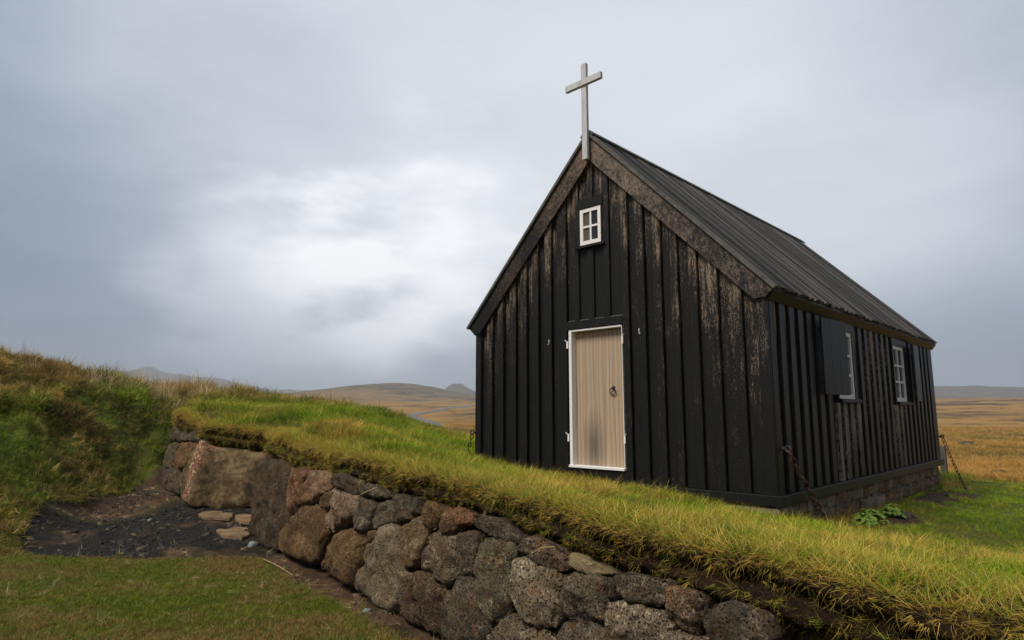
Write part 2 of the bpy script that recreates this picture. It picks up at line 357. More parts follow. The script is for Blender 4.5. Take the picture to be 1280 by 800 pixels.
def soilmat():
    t = MT('cut_turf_soil'); P = t.P
    n = t.noise(P, 8, 6, .7); n3 = t.noise(t.map(P, (1,1,2.5)), 50, 5, .75); root = t.noise(t.map(P, (60,60,14)), 1, 4, .7)
    c = t.ramp(t.m_('ADD', t.m_('MULTIPLY', n, .4), t.m_('MULTIPLY', n3, .6)), [(.36, (.006,.0035,.002)), (.5, (.02,.0115,.006)), (.64, (.062,.036,.017))])
    c = t.mix(t.rng(root, .58, .68, 0, .55), c, (.19,.12,.06)); t.bump(t.m_('ADD', n3, root), 1, .02); return t.fin(c, .97, .08)
M['soil'] = soilmat()
def grassmat(name, g0, g1, s0, s1, tr=.25):
    t = MT(name)
    ti = t.attr('tint', 'INSTANCER').outputs['Fac']; br = t.attr('bright', 'INSTANCER').outputs['Fac']; bl = t.attr('blade').outputs['Fac']; hh = t.attr('along').outputs['Fac']
    g = t.mix(bl, g0, g1); s_ = t.mix(bl, s0, s1)
    k = t.m_('ADD', ti, t.m_('ADD', t.m_('MULTIPLY', t.m_('SUBTRACT', bl, .5), .55), t.m_('MULTIPLY', t.m_('SUBTRACT', hh, .4), .35)))
    c = t.mix(t.rng(k, .35, .65), g, s_)
    c = t.mix(1, c, t.rng(br, 0, 1, .62, 1.35), 'MULTIPLY')
    t.put(c, t.b.inputs['Base Color']); t.b.inputs['Roughness'].default_value = .6; t.b.inputs['Specular IOR Level'].default_value = .2
    tl = t.n('ShaderNodeBsdfTranslucent'); t.l(c, tl.inputs[0]); mxx = t.n('ShaderNodeMixShader'); mxx.inputs[0].default_value = tr
    t.l(t.b.outputs[0], mxx.inputs[1]); t.l(tl.outputs[0], mxx.inputs[2]); t.l(mxx.outputs[0], t.out.inputs[0]); return t.m
M['grass'] = grassmat('grass_blades', (.085,.165,.004), (.28,.36,.010), (.36,.215,.026), (.58,.41,.085), .3)
M['lawn'] = grassmat('mown_lawn_blades', (.07,.12,.006), (.22,.24,.016), (.16,.092,.024), (.35,.235,.075), .25)
M['mound'] = grassmat('matted_bank_grass_blades', (.08,.145,.008), (.26,.30,.024), (.24,.14,.032), (.50,.35,.11), .25)
M['pale'] = grassmat('pale_seed_stems', (.35,.27,.12), (.45,.36,.18), (.45,.33,.16), (.62,.48,.27), .25)
M['tawny'] = grassmat('dry_grass_blades', (.10,.11,.02), (.22,.15,.03), (.38,.20,.04), (.56,.33,.085))
M['leaf'] = simple('leafy_green', (.06,.12,.012), (.19,.26,.035), 20, .3, .55)
M['rubble'] = simple('lava_rubble', (.014,.012,.011), (.055,.048,.04), 14, .6, .9)
M['road'] = simple('grey_gravel_road', (.085,.09,.10), (.15,.155,.17), .4, .2, .9)
MAIN_STONES = [
('dark0',[(-1.31,1.0),(-0.93,1.09),(-0.46,1.1),(-0.04,1.02),(0.05,0.78),(0.25,0.49),(0.13,0.23),(0.11,0.06),(-0.52,-0.01),(-1.16,0.11),(-1.14,0.44),(-1.18,0.72)]),
('red',[(0.04,1.02),(0.45,1.07),(0.69,1.01),(0.64,0.88),(0.68,0.71),(0.56,0.59),(0.33,0.48),(0.15,0.63),(0.0,0.82)]),
('pink',[(0.7,1.02),(1.05,1.08),(1.29,1.06),(1.4,0.94),(1.33,0.87),(1.1,0.78),(1.03,0.72),(0.74,0.67),(0.67,0.81)]),
('brown',[(1.14,0.78),(1.36,0.87),(1.46,0.77),(1.42,0.67),(1.19,0.67)]),
('dark1',[(1.33,1.05),(1.64,1.08),(1.98,1.03),(2.09,1.0),(1.98,0.89),(1.64,0.94),(1.34,0.94)]),
('pinkgrey',[(1.43,0.92),(1.76,0.92),(2.08,0.86),(2.06,0.73),(1.84,0.59),(1.62,0.48),(1.4,0.51),(1.4,0.72)]),
('brown',[(0.16,0.38),(0.34,0.46),(0.6,0.58),(0.88,0.69),(1.2,0.69),(1.39,0.6),(1.51,0.47),(1.4,0.32),(1.29,0.11),(0.96,0.07),(0.18,0.07),(0.09,0.2)]),
('grey',[(2.05,0.98),(2.41,1.03),(2.65,1.0),(2.67,0.94),(2.37,0.9),(2.08,0.91)]),
('grey',[(2.06,0.83),(2.32,0.89),(2.52,0.86),(2.49,0.72),(2.4,0.57),(2.11,0.57),(2.01,0.68)]),
('grey',[(2.52,0.88),(2.76,0.91),(2.87,0.84),(2.83,0.72),(2.61,0.61),(2.5,0.69)]),
('dark1',[(2.76,0.98),(3.13,1.0),(3.22,0.81),(3.05,0.75),(2.85,0.76),(2.87,0.88)]),
('brown',[(1.41,0.09),(1.54,0.33),(1.78,0.5),(2.09,0.58),(2.32,0.57),(2.47,0.61),(2.55,0.56),(2.41,0.45),(2.4,0.32),(2.29,0.19),(2.25,0.08),(2.04,0.1)]),
('pale',[(2.45,0.47),(2.64,0.57),(2.75,0.56),(2.68,0.47),(2.53,0.36),(2.43,0.31),(2.37,0.38)]),
('pale',[(2.77,0.72),(3.0,0.74),(3.07,0.65),(3.11,0.46),(3.19,0.39),(3.31,0.39),(3.28,0.26),(3.19,0.11),(3.0,0.01),(2.8,0.05),(2.34,0.06),(2.3,0.17),(2.48,0.31),(2.68,0.46),(2.75,0.58),(2.69,0.66)]),
('yellow',[(3.06,0.73),(3.32,0.83),(3.47,0.77),(3.46,0.64),(3.42,0.48),(3.28,0.4),(3.18,0.4),(3.09,0.57)]),
('dark1',[(3.14,0.96),(3.27,1.0),(3.33,0.87),(3.23,0.82),(3.15,0.88)]),
('brown',[(3.32,0.97),(3.55,0.97),(3.69,0.92),(3.66,0.83),(3.57,0.77),(3.44,0.78),(3.34,0.87)]),
('red',[(3.69,0.94),(3.85,0.98),(4.07,0.96),(4.1,0.89),(3.96,0.84),(3.84,0.77),(3.71,0.79),(3.66,0.87)]),
('dark1',[(4.11,0.95),(4.28,0.97),(4.48,0.93),(4.67,0.89),(4.71,0.84),(4.59,0.82),(4.38,0.85),(4.12,0.87)]),
('pitted',[(3.48,0.73),(3.69,0.78),(3.93,0.76),(3.99,0.6),(4.0,0.49),(3.87,0.39),(3.69,0.41),(3.45,0.45),(3.42,0.52),(3.48,0.63)]),
('grey',[(3.98,0.79),(4.1,0.84),(4.24,0.83),(4.23,0.72),(4.22,0.55),(4.05,0.49),(3.99,0.6),(3.97,0.73)]),
('greygreen',[(4.27,0.81),(4.4,0.84),(4.57,0.83),(4.68,0.8),(4.67,0.7),(4.63,0.58),(4.66,0.46),(4.61,0.36),(4.49,0.28),(4.38,0.35),(4.25,0.46),(4.22,0.57),(4.24,0.69)]),
('darkbrown',[(3.38,0.4),(3.56,0.44),(3.79,0.39),(3.86,0.34),(3.84,0.21),(3.85,0.04),(3.67,0.04),(3.38,0.03),(3.24,0.03),(3.28,0.17),(3.31,0.3)]),
('dark1',[(3.88,0.35),(4.04,0.49),(4.2,0.52),(4.25,0.43),(4.36,0.33),(4.47,0.28),(4.4,0.09),(4.17,-0.05),(3.92,-0.05),(3.85,0.17),(3.86,0.28)]),
('dark1',[(2.9,0.0),(3.06,0.02),(3.06,-0.03),(2.96,-0.07)]),
('purple',[(4.7,0.78),(4.71,0.85),(4.77,0.9),(4.9,0.89),(5.07,0.85),(5.18,0.81),(5.17,0.76),(5.05,0.7),(4.96,0.72),(4.86,0.76)]),
('light',[(4.66,0.71),(4.76,0.75),(4.93,0.74),(5.09,0.71),(5.15,0.67),(5.17,0.53),(5.11,0.4),(5.0,0.38),(4.84,0.38),(4.71,0.42),(4.63,0.52),(4.63,0.62)]),
('paleyellow',[(5.2,0.85),(5.29,0.85),(5.41,0.82),(5.49,0.78),(5.37,0.75),(5.22,0.78)]),
('grey',[(5.16,0.71),(5.3,0.76),(5.46,0.77),(5.52,0.74),(5.54,0.52),(5.43,0.5),(5.19,0.49),(5.15,0.55),(5.15,0.65)]),
('dark1',[(5.57,0.79),(5.67,0.82),(5.82,0.82),(5.94,0.82),(5.94,0.74),(5.88,0.69),(5.77,0.68),(5.66,0.69),(5.58,0.7)]),
('red2',[(5.94,0.79),(6.02,0.82),(6.13,0.83),(6.18,0.79),(6.17,0.69),(6.12,0.62),(6.02,0.62),(5.94,0.66),(5.94,0.74)]),
('light',[(5.55,0.63),(5.66,0.68),(5.79,0.68),(5.91,0.66),(5.98,0.62),(5.96,0.51),(5.85,0.44),(5.61,0.4),(5.55,0.47),(5.54,0.59)]),
('dark1',[(6.19,0.72),(6.25,0.77),(6.33,0.8),(6.44,0.8),(6.51,0.79),(6.54,0.71),(6.47,0.62),(6.31,0.57),(6.22,0.61),(6.18,0.66)]),
('pitted',[(4.67,0.38),(4.84,0.37),(5.0,0.36),(5.11,0.35),(5.14,0.27),(5.04,0.13),(4.63,0.01),(4.39,0.04),(4.4,0.13),(4.45,0.24),(4.57,0.33)]),
('dark1',[(5.18,0.44),(5.23,0.47),(5.33,0.49),(5.52,0.5),(5.59,0.45),(5.61,0.34),(5.42,0.25),(5.19,0.23),(5.14,0.31)]),
('pitted',[(5.97,0.57),(6.02,0.61),(6.12,0.61),(6.21,0.61),(6.29,0.56),(6.26,0.48),(6.03,0.4),(5.9,0.41),(5.88,0.47)])]
LEFT_STONES = [
('orange',[(0.23,0.8),(1.01,0.83),(1.11,0.74),(0.89,0.49),(0.68,0.33),(0.08,0.4),(0.01,0.63)]),
('grey',[(0.39,1.08),(1.18,1.02),(1.14,0.85),(0.58,0.83)]),
('grey',[(-0.49,1.09),(0.36,1.08),(0.52,0.85),(-0.07,0.81),(-0.42,0.94)]),
('dark1',[(-0.83,1.1),(-0.53,1.11),(-0.31,0.82),(-0.65,0.81)]),
('grey',[(-0.64,0.75),(0.03,0.79),(0.01,0.63),(0.09,0.36),(-0.34,0.26),(-0.62,0.53)]),
('dark1',[(-0.34,0.26),(0.22,0.35),(0.75,0.29),(1.07,0.1),(1.13,-0.06),(0.36,-0.09),(-0.33,0.08)])]
BOULDER = [
('boulder',[(-0.08,1.11),(0.17,0.97),(0.58,0.95),(1.14,0.89),(1.26,0.72),(1.25,0.38),(1.21,0.05),(0.64,0.01),(0.07,0.01),(-0.21,0.16),(-0.28,0.36),(-0.27,0.7),(-0.21,0.95)])]

# ------------------------------------------------------------------ ground
def sst(x, a, b): t = np.clip((x-a)/(b-a), 0, 1); return t*t*(3-2*t)
def _h(ix, iy, s): v = np.sin(ix*127.1+iy*311.7+s*74.7)*43758.5453; return v-np.floor(v)
def vnoise(x, y, s=0):
    ix, iy = np.floor(x), np.floor(y); fx, fy = x-ix, y-iy; fx = fx*fx*(3-2*fx); fy = fy*fy*(3-2*fy)
    a, b, c, d = _h(ix, iy, s), _h(ix+1, iy, s), _h(ix, iy+1, s), _h(ix+1, iy+1, s)
    return (a*(1-fx)+b*fx)*(1-fy)+(c*(1-fx)+d*fx)*fy-.5
def fbm(x, y, s=0, o=4):
    r = 0; a = 1
    for k in range(o): r = r+a*vnoise(x*2**k, y*2**k, s+k*3.1); a *= .5
    return r
class TPS:
    def __init__(s, pts, lam=.02):
        p = np.array(pts, float); s.p = p[:, :2]; n = len(p)
        K = s.k(np.hypot(*(s.p[:, None]-s.p[None]).transpose(2, 0, 1)))+lam*np.eye(n)
        P = np.c_[np.ones(n), s.p]; A = np.zeros((n+3, n+3)); A[:n, :n] = K; A[:n, n:] = P; A[n:, :n] = P.T
        s.w = np.linalg.solve(A, np.r_[p[:, 2], 0, 0, 0])
    @staticmethod
    def k(r): return r*r*np.log(np.maximum(r, 1e-9))
    def __call__(s, x, y):
        r = s.w[-3]+s.w[-2]*x+s.w[-1]*y
        for i, (a, b) in enumerate(s.p): r = r+s.w[i]*s.k(np.hypot(x-a, y-b))
        return r
MOUND = [(-9.53,-4.5,2.0),(-9.42,-3.84,1.88),(-9.4,-3.26,1.76),(-9.7,-2.58,1.62),(-9.86,-1.35,1.40),(-9.54,-.34,1.36),(-7.54,-4.66,1.14),(-7.08,-3.52,.86),
 (-8.4,-3.83,1.48),(-8.26,-2.58,1.18),(-11.5,-6,1.9),(-12.5,-3,1.3),(-12.5,0,1.0)]
LOWER = MOUND+[(-7.5,-2.3,.62),(-5.57,-4.85,.38),(-5.38,-4.24,.0),(-5.95,-3.95,.22),(-6.75,-3.2,.22),(-7.0,-2.45,.25),(-6.5,-2.35,-.12),(-4.52,-4.94,-.13),(-4.81,-4.52,-.22),
 (-3.27,-5.04,-.78),(-2.48,-4.88,-.8),(-5.2,-3.7,-.62),(-5.9,-3.05,-.52),(-6.3,-2.6,-.3),(-5.85,-2.38,-.42),(-5.4,-2.9,-.48),(-2.56,-4.35,-.8),(-1.51,-3.76,-.8),(-.97,-2.93,-.8),(-4.1,-3.5,-.73),
 (-3.17,-2.11,-.62),(-4.0,-2.6,-.62),(-.42,-2.88,-.8),(1.62,-3.17,-.8),(2.75,-3.28,-.8),(5,-3.6,-.8),(8,-4,-.8),(14,-5,-.8),(7,-6.5,-.8),(4,-6,-.8),(0,-5,-.8),(3,-9,-.8),(12,-9,-.8),(-1,-7,-.75),(-6,-7.5,.9),(-8,-6,1.4),(-3,-6.4,-.45)]
RIM = [(20,-5.2,.15),(14,-4.55,.15),(10,-4.03,.15),(8,-3.76,.15),(6.692,-3.591,.162),(6.311,-3.538,.157),(5.888,-3.475,.181),(5.477,-3.415,.2),(4.961,-3.342,.21),(4.649,-3.297,.22),(4.289,-3.241,.255),
 (3.961,-3.193,.274),(3.382,-3.107,.311),(2.921,-3.037,.345),(2.095,-2.918,.37),(1.217,-2.787,.425),(.113,-2.626,.475),(-.7,-2.5,.52),(-1.51,-2.386,.565),(-2.2,-2.15,.58),(-3.1,-1.7,.60),(-4.15,-2.28,.66),(-5.0,-2.22,.75),(-6.0,-2.15,.86),(-6.8,-2.0,.95)]
UPPER = MOUND+RIM+[(-.02,-.1,.27),(.8,-.1,.17),(1.7,-.1,.09),(2.6,-.1,.04),(3.42,-.1,-.03),(4.45,-.15,-.13),(4.5,1,-.28),(4.5,3.5,-.4),(4.5,7,-.42),(2,3,-.2),(2,7,-.3),(0,3,0),(0,7,-.2),
 (5.2,11,-.5),(5.52,7.7,-.5),(6.19,.97,-.42),(4.64,2.5,-.4),(5.81,.4,-.3),(6.5,-2.0,.03),(9,-2.2,-.05),(9,1,-.42),(9,8,-.5),(14,0,-.4),(14,10,-.6),(0,12,-.7),
 (-5.70,-1.9,1.03),(-4.94,-1.45,.97),(-1.14,-1.94,.72),(-3.42,-.67,.93),(.90,-2.05,.5),(-3.38,1.45,.615),(.15,-.69,.36),(-1.77,.93,.43),(-2.2,1.9,.39),(1.48,-.8,.17),(-8.53,.64,1.24),(-5.74,-1.11,1.01),(-7.52,1.62,1.0),(-6.8,2.32,.96),(-7.71,-1.34,1.12),(-4.5,3.5,.3),(-3,4,-.1),(-6,6,-.6)]
TL, TU = TPS(LOWER), TPS(UPPER)
BX = np.array([-30,-12,-7,-5.85,-4.01,-2.97,-2.3,-1.7,-.72,14,20,40]); BY = np.array([4,-.5,-2.0,-2.38,-2.52,-1.75,-2.0,-2.5,-2.69,-4.75,-5.6,-8])
FH = np.array([-math.sin(YAW), math.cos(YAW)]); RH = np.array([math.cos(YAW), math.sin(YAW)])
def bearing(lat, D): p = np.array([CX, CY])+D*(FH+RH*lat); return p
HILLS = []
def hill(lat, D, top, ws, wf, base=0):  # a rounded hill: bearing, distance, summit height, half widths across and along
    HILLS.append((*bearing(lat, D), top-base, ws, wf))
hill(-.19, 1150, 54, 135, 260, 24); hill(-.086, 1750, 88, 44, 150, 40); hill(-.02, 1900, 62, 130, 200, 42); hill(-.33, 1500, 44, 220, 260, 30)
hill(.70, 1500, 58, 330, 130, 31); hill(.86, 1900, 78, 160, 200, 36); hill(.60, 1700, 56, 260, 200, 30)
hill(-.60, 2600, 154, 150, 400, 35); hill(-.51, 2750, 95, 130, 400, 35); hill(-.425, 2900, 122, 150, 400, 35); hill(-.32, 2950, 108, 150, 300, 35)
def far_h(x, y):
    d = np.hypot(x-CX, y-CY)
    g = np.interp(d, [0,14,24,50,150,220,320,450,700,900,1200,2400,3600,6000], [-.5,-.7,-1.35,-1.9,-2.3,-1.5,1.2,5.2,13,18,22,34,26,0])
    g = g+fbm(x/60, y/60, 5)*np.clip(d/90, 0, 5)*.45+fbm(x/9, y/9, 9)*np.clip(d/60, 0, 1)*.5
    for hx, hy, t, ws, wf in HILLS:
        u = (x-hx)*RH[0]+(y-hy)*RH[1]; v = (x-hx)*FH[0]+(y-hy)*FH[1]
        g = g+t*np.exp(-(u/ws)**2*.8-(v/wf)**2*.8)*(1+.25*fbm(x/ws*2, y/ws*2, 21))
    return g
def masks(x, y):
    m = {}
    yb = np.interp(x, BX, BY); lower = (y < yb+.2)
    d0 = np.hypot(x, y)
    wob = fbm(x*1.1, y*1.1, 31)*.5
    # entrance path of dark lava gravel
    top = np.interp(x, [-8,-6.6,-6.3,-5.9,-5.2,-4.6,-3.6,-2.6], [-1.8,-2.1,-2.5,-3.05,-3.8,-4.45,-4.85,-4.75])+wob*.3
    bot = np.interp(x, [-4,-2.56,-1.51,-.97,-.5], [-5.0,-4.7,-3.85,-3.15,-2.9])+wob*.25
    pth = lower & (y > top) & (y > np.where(x > -3.2, bot, -99)) & (x < -.6) & (x > -6.7+wob*.2)
    m['path'] = pth*(1-.0*x)
    inner = pth*(1-sst(x+wob, -4.9, -4.1))
    strip = lower & (y > yb-.28+wob*.35) & (x > -.8)
    m['soil'] = np.maximum(np.maximum(strip.astype(float), 0), sst(y-yb, .05, .15)*(1-sst(y-yb, .75, .95))*(x > -7.4)*(x < 22)*.9)
    patch = fbm(x*.8+3, y*.8, 44)
    m['soil'] = np.maximum(m['soil'], ((y > -.2) & (x > 4.45) & (x < 4.95+wob*.7) & (y < 6.9) & (y > 2.2) & (patch > -.02)).astype(float))
    m['inner'] = inner
    m['soil'] = np.maximum(m['soil'], (((x+1.62)/.24)**2+((y+1.88)/.15)**2 < 1).astype(float))
    m['tawny'] = np.clip(sst(d0+fbm(x/3, y/3, 3)*3, 11.0, 13.0), 0, 1)
    m['far'] = sst(d0, 26, 40)
    m['heath'] = sst(np.hypot(x-CX, y-CY)+fbm(x/150, y/150, 8)*200, 450, 1250)*np.where(x > -200, 1, .9)
    return m
def height(x, y):
    x = np.asarray(x, float); y = np.asarray(y, float)
    lo, up = TL(x, y), TU(x, y); yb = np.interp(x, BX, BY); s = sst(y-yb, .30, .52)
    rough = fbm(x*1.7, y*1.7, 1)
    mnd = np.clip(sst(-x, 4.2, 6.5), 0, 1)
    mk_path = masks(x, y)['path']
    lo = lo+rough*.03*(1-mk_path)+mnd*(1-mk_path)*(np.abs(fbm(x*1.5, y*1.5, 2))*-.5+.12+np.abs(fbm(x*3.2, y*3.2, 7))*-.22+.04)+mk_path*fbm(x*5, y*5, 12)*.02
    up = up+rough*.045*sst(y-yb, .6, 1.2)+mnd*sst(np.hypot(x+4, y+2), 3, 6)*(np.abs(fbm(x*1.5, y*1.5, 2))*-.45+.11+np.abs(fbm(x*3.2, y*3.2, 7))*-.2+.04)
    near = lo*(1-s)+up*s-.16*np.exp(-((x+1.62)**2/.06+(y+1.88)**2/.03))
    w_ = sst(np.hypot(x, y), 11.5, 21)
    return near*(1-w_)+far_h(x, y)*w_
def axis(a, b, step, lim, g=1.032):
    mid = list(np.arange(a, b+1e-6, step)); L = [a]; s_ = step
    while L[-1] > -lim: s_ *= g; L.append(L[-1]-s_)
    Rr = [b]; s_ = step
    while Rr[-1] < lim: s_ *= g; Rr.append(Rr[-1]+s_)
    return np.array(L[1:][::-1]+mid+Rr[1:])
ax_, ay_ = axis(-14, 10, .08, 4200), axis(-7.6, 13, .08, 4200)
X, Y = np.meshgrid(ax_, ay_); Z = height(X.ravel(), Y.ravel())
nx, ny = len(ax_), len(ay_)
me = bpy.data.meshes.new('ground'); co = np.c_[X.ravel(), Y.ravel(), Z].astype(np.float32)
I = np.arange(nx*ny).reshape(ny, nx); q = np.stack([I[:-1, :-1], I[:-1, 1:], I[1:, 1:], I[1:, :-1]], -1).reshape(-1, 4)
me.vertices.add(len(co)); me.vertices.foreach_set('co', co.ravel()); me.loops.add(q.size); me.loops.foreach_set('vertex_index', q.ravel().astype(np.int32))
me.polygons.add(len(q)); me.polygons.foreach_set('loop_start', np.arange(0, q.size, 4, dtype=np.int32)); me.update(calc_edges=True); me.validate()
mk = masks(X.ravel(), Y.ravel())
mk['path'] = mk['path']*(1-.85*mk['inner']); mk['soil'] = np.maximum(mk['soil'], mk['inner'])
for k, v in (('w_path', 'path'), ('w_tawny', 'tawny'), ('w_soil', 'soil'), ('w_far', 'far'), ('w_heath', 'heath')):
    at = me.attributes.new(k, 'FLOAT', 'POINT'); at.data.foreach_set('value', mk[v].astype(np.float32))
me.materials.append(M['ground']); me.shade_smooth()
tag(link(bpy.data.objects.new('ground', me)), 'grass, lava gravel path, tawny plains and far hills', kind='structure')
print('ground', len(co))

# gravel road winding over the plain
RP = [(-.12,118),(-.1235,150),(-.132,190),(-.150,235),(-.160,262),(-.152,290),(-.136,325),(-.112,360),(-.085,395),(-.05,440)]
lat = np.array([p[0] for p in RP]); dd = np.array([p[1] for p in RP]); tt = np.linspace(0, len(RP)-1, 90)
cen = np.array([bearing(np.interp(t, range(len(RP)), lat), np.interp(t, range(len(RP)), dd)) for t in tt])
cen = np.array([cen[max(i-3, 0):i+4].mean(0) for i in range(len(cen))])
tg = np.gradient(cen, axis=0); tg /= np.linalg.norm(tg, axis=1)[:, None]; nr = np.c_[-tg[:, 1], tg[:, 0]]
V, F = [], []
for k, o_ in enumerate((-2.3, -1.15, 0, 1.15, 2.3)):
    p = cen+nr*o_; V.append(np.c_[p, height(p[:, 0], p[:, 1])+(.55 if abs(o_) < 2 else .15)])
V = np.concatenate(V); n_ = len(cen)
for k in range(4):
    for i in range(n_-1): F.append((k*n_+i, (k+1)*n_+i, (k+1)*n_+i+1, k*n_+i+1))
tag(mesh('road', V, F, M['road'], smooth=True), 'narrow grey gravel road winding away over the plain', kind='structure')

# ------------------------------------------------------------------ stones of the walls
class Plane:
    def __init__(s, P0, P1, bat):
        s.o = Vector(P0); d = Vector(P1)-s.o; d.z = 0; s.d = d.normalized(); nb = Vector((-s.d.y, s.d.x, 0))
        if nb.y < 0: nb = -nb
        s.up = (Vector((0,0,1))+nb*bat).normalized(); s.n = s.d.cross(s.up)
        if s.n.y > 0: s.n = -s.n
    def at(s, a, b, c=0): return s.o+s.d*a+s.up*b+s.n*c
PM = Plane((-.72,-2.69,-.8), (3.07,-3.22,-.8), .14)
PB = Plane((-4.013,-2.523,-.6), (-2.968,-1.75,-.6), .25)
PL = Plane((-5.85,-2.38,-.4), (-4.013,-2.523,-.4), .25)
def chaikin(p):
    o = []
    for i in range(len(p)):
        a, b = p[i], p[(i+1) % len(p)]; o += [(a[0]*.9+b[0]*.1, a[1]*.9+b[1]*.1), (a[0]*.1+b[0]*.9, a[1]*.1+b[1]*.9)]
    return o
def resample(p, n):
    p = np.array(p+[p[0]]); L = np.r_[0, np.cumsum(np.hypot(*np.diff(p, axis=0).T))]; t = np.linspace(0, L[-1], n, endpoint=False)
    return np.c_[np.interp(t, L, p[:, 0]), np.interp(t, L, p[:, 1])]
def make_stone(name, poly, pl, mat, parent, depth=.32, bulge=None, n=72, shrink=1.0, seed=None, lobe=None, out0=0, cre=1):
    rs = random.Random(seed if seed is not None else repr(poly)); p = resample(chaikin([tuple(q) for q in poly]), n)
    c = p.mean(0); A = abs(sum(p[i][0]*p[(i+1) % n][1]-p[(i+1) % n][0]*p[i][1] for i in range(n)))/2; sz = math.sqrt(A)
    b = bulge if bulge is not None else min(.13, .045+.16*sz)
    planes = [(rs.uniform(0, 6.28), rs.uniform(.15, .62), rs.uniform(.78, 1.12)) for _ in range(6)]
    k = 1+.004/max(sz, .1)
    rings = [(.82, -depth), (.97, -depth*.6), (1.03, -.07), (1.03, -.03), (1.02, .0), (1.0, .28), (.975, .5), (.94, .68), (.89, .81), (.82, .90), (.73, .95), (.62, .98), (.5, 1.), (.37, 1.), (.24, 1.), (.12, 1.)]
    off = Vector((rs.uniform(0, 50), rs.uniform(0, 50), rs.uniform(0, 50))); V, F = [], []
    def pt(sc, o_, q):
        w_ = c+(q-c)*sc*k*shrink
        if o_ > 0:
            e = (w_-c)/max(sz, .05); f = 1.0
            for a, g, h in planes: f = min(f, h-g*1.6*(e[0]*math.cos(a)+e[1]*math.sin(a)))
            o_ = b*o_*max(.25, f)
            if lobe: o_ += lobe(w_)
        P = pl.at(w_[0], w_[1], o_+out0)
        nv = noise.noise_vector(P*5+off)*.024+noise.noise_vector(P*12+off)*.016+noise.noise_vector(P*30+off)*.010+noise.noise_vector(P*70+off)*.004
        if sc < 1.005 and o_ > -.02: P = P-pl.n*(abs(noise.noise(P*4.5+off))*.075*cre*min(1, sz*2.2)+abs(noise.noise(P*11-off))*.028)
        return P+nv*(1 if sz > .15 else .6)
    for sc, o_ in rings:
        for q in p: V.append(pt(sc, o_, q))
    V.append(pt(0, 1.0, c)); V.append(pt(0, -depth, c)); nr_ = len(rings)
    # orientation
    flip = sum(p[i][0]*p[(i+1) % n][1]-p[(i+1) % n][0]*p[i][1] for i in range(n)) < 0
    for r_ in range(nr_-1):
        for i in range(n): F.append((r_*n+i, r_*n+(i+1) % n, (r_+1)*n+(i+1) % n, (r_+1)*n+i))
    for i in range(n):
        F.append(((nr_-1)*n+i, (nr_-1)*n+(i+1) % n, nr_*n)); F.append(((i+1) % n, i, nr_*n+1))
    if flip: F = [f[::-1] for f in F]
    return mesh(name, V, F, mat, parent, smooth=True)
wall = tag(empty('retaining_wall', PM.at(0, 0)), 'long dry stone wall of mixed lava boulders under the overhanging turf', 'stone wall')
wall.matrix_world = Matrix.Identity(4); wall.location = (0, 0, 0)
for c, poly in MAIN_STONES:
    make_stone('stone', poly, PM, S[c], wall, out0=.02)
# rows continuing below and to the right of what the photograph shows
fk = ['dark1', 'pitted', 'grey', 'brown', 'light', 'dark0']
def fill(s0, s1, t0, t1, rows, wd, seed):
    rs = random.Random(seed); hgt = (t1-t0)/rows; prev = None
    for r_ in range(rows):
        s = s0+rs.uniform(0, .1)
        while s < s1:
            w_ = wd*rs.uniform(.7, 1.35); a, b = t0+r_*hgt, t0+(r_+1)*hgt; j = lambda: rs.uniform(-.025, .025)
            make_stone('stone', [(s+.01+j(), a+.01), (s+w_*.5, a+.0+j()), (s+w_-.01+j(), a+.01), (s+w_-.01, (a+b)/2+j()), (s+w_-.02+j(), b-.01), (s+w_*.5, b+j()), (s+.02+j(), b-.01), (s+.01, (a+b)/2+j())],
                       PM, S[rs.choice(fk)], wall, n=20, seed=rs.random())
            s += w_
fill(3.9, 5.0, -.05, .18, 1, .34, 1); fill(5.0, 7.2, -.06, .33, 1, .38, 2); fill(7.25, 12, -.05, .80, 3, .38, 3)

end = tag(empty('corner_wall'), 'short wall end of a huge brown boulder and small stones beside the dirt path', 'stone wall')
def ridge(w_): return .10*max(0, 1-abs(w_[0]-.02)/.25)-.18*max(0, -.02-w_[0])
o = make_stone('boulder', BOULDER[0][1], PB, S['boulder'], end, depth=.6, bulge=.10, n=72, lobe=ridge, cre=.25); tag(o, 'huge brown boulder with a streak of red and yellow lichen')
for c, poly in LEFT_STONES: make_stone('stone', poly, PL, S[c], end, depth=.4, bulge=.07)
PN = Plane((-2.95,-1.8,-.65), (-2.0,-2.35,-.65), .1)
for k, (a, b, h0, h1) in enumerate([(.0,.45,0,.45),(.45,.85,0,.5),(.0,.5,.45,.85),(.5,.9,.5,.95)]):
    make_stone('stone', [(a+.02,h0),(b-.01,h0+.02),(b-.02,h1-.01),(a+.01,h1-.02)], PN, S['dark1' if k % 2 else 'brown'], end, n=20)

# flat slabs, pebbles at the foot of the wall
def flat_stone(name, pts, z, mat, th=.05, seed=0):
    rs = random.Random(seed); p = resample(chaikin([tuple(q) for q in pts]), 22); c = p.mean(0); V, F = [], []
    for sc, dz in ((1.0, -th), (1.0, -.012), (.97, 0), (.6, .004), (.3, .003)):
        for q in p:
            w_ = c+(q-c)*sc; V.append((w_[0], w_[1], z+dz+(noise.noise(Vector((w_[0]*4, w_[1]*4, seed)))*.014)))
    V.append((c[0], c[1], z)); n = 22
    for r_ in range(4):
        for i in range(n): F.append((r_*n+i, r_*n+(i+1) % n, (r_+1)*n+(i+1) % n, (r_+1)*n+i))
    for i in range(n): F.append((4*n+i, 4*n+(i+1) % n, 5*n))
    ar = sum(p[i][0]*p[(i+1) % n][1]-p[(i+1) % n][0]*p[i][1] for i in range(n))
    if ar < 0: F = [f[::-1] for f in F]
    return mesh(name, V, F, mat)
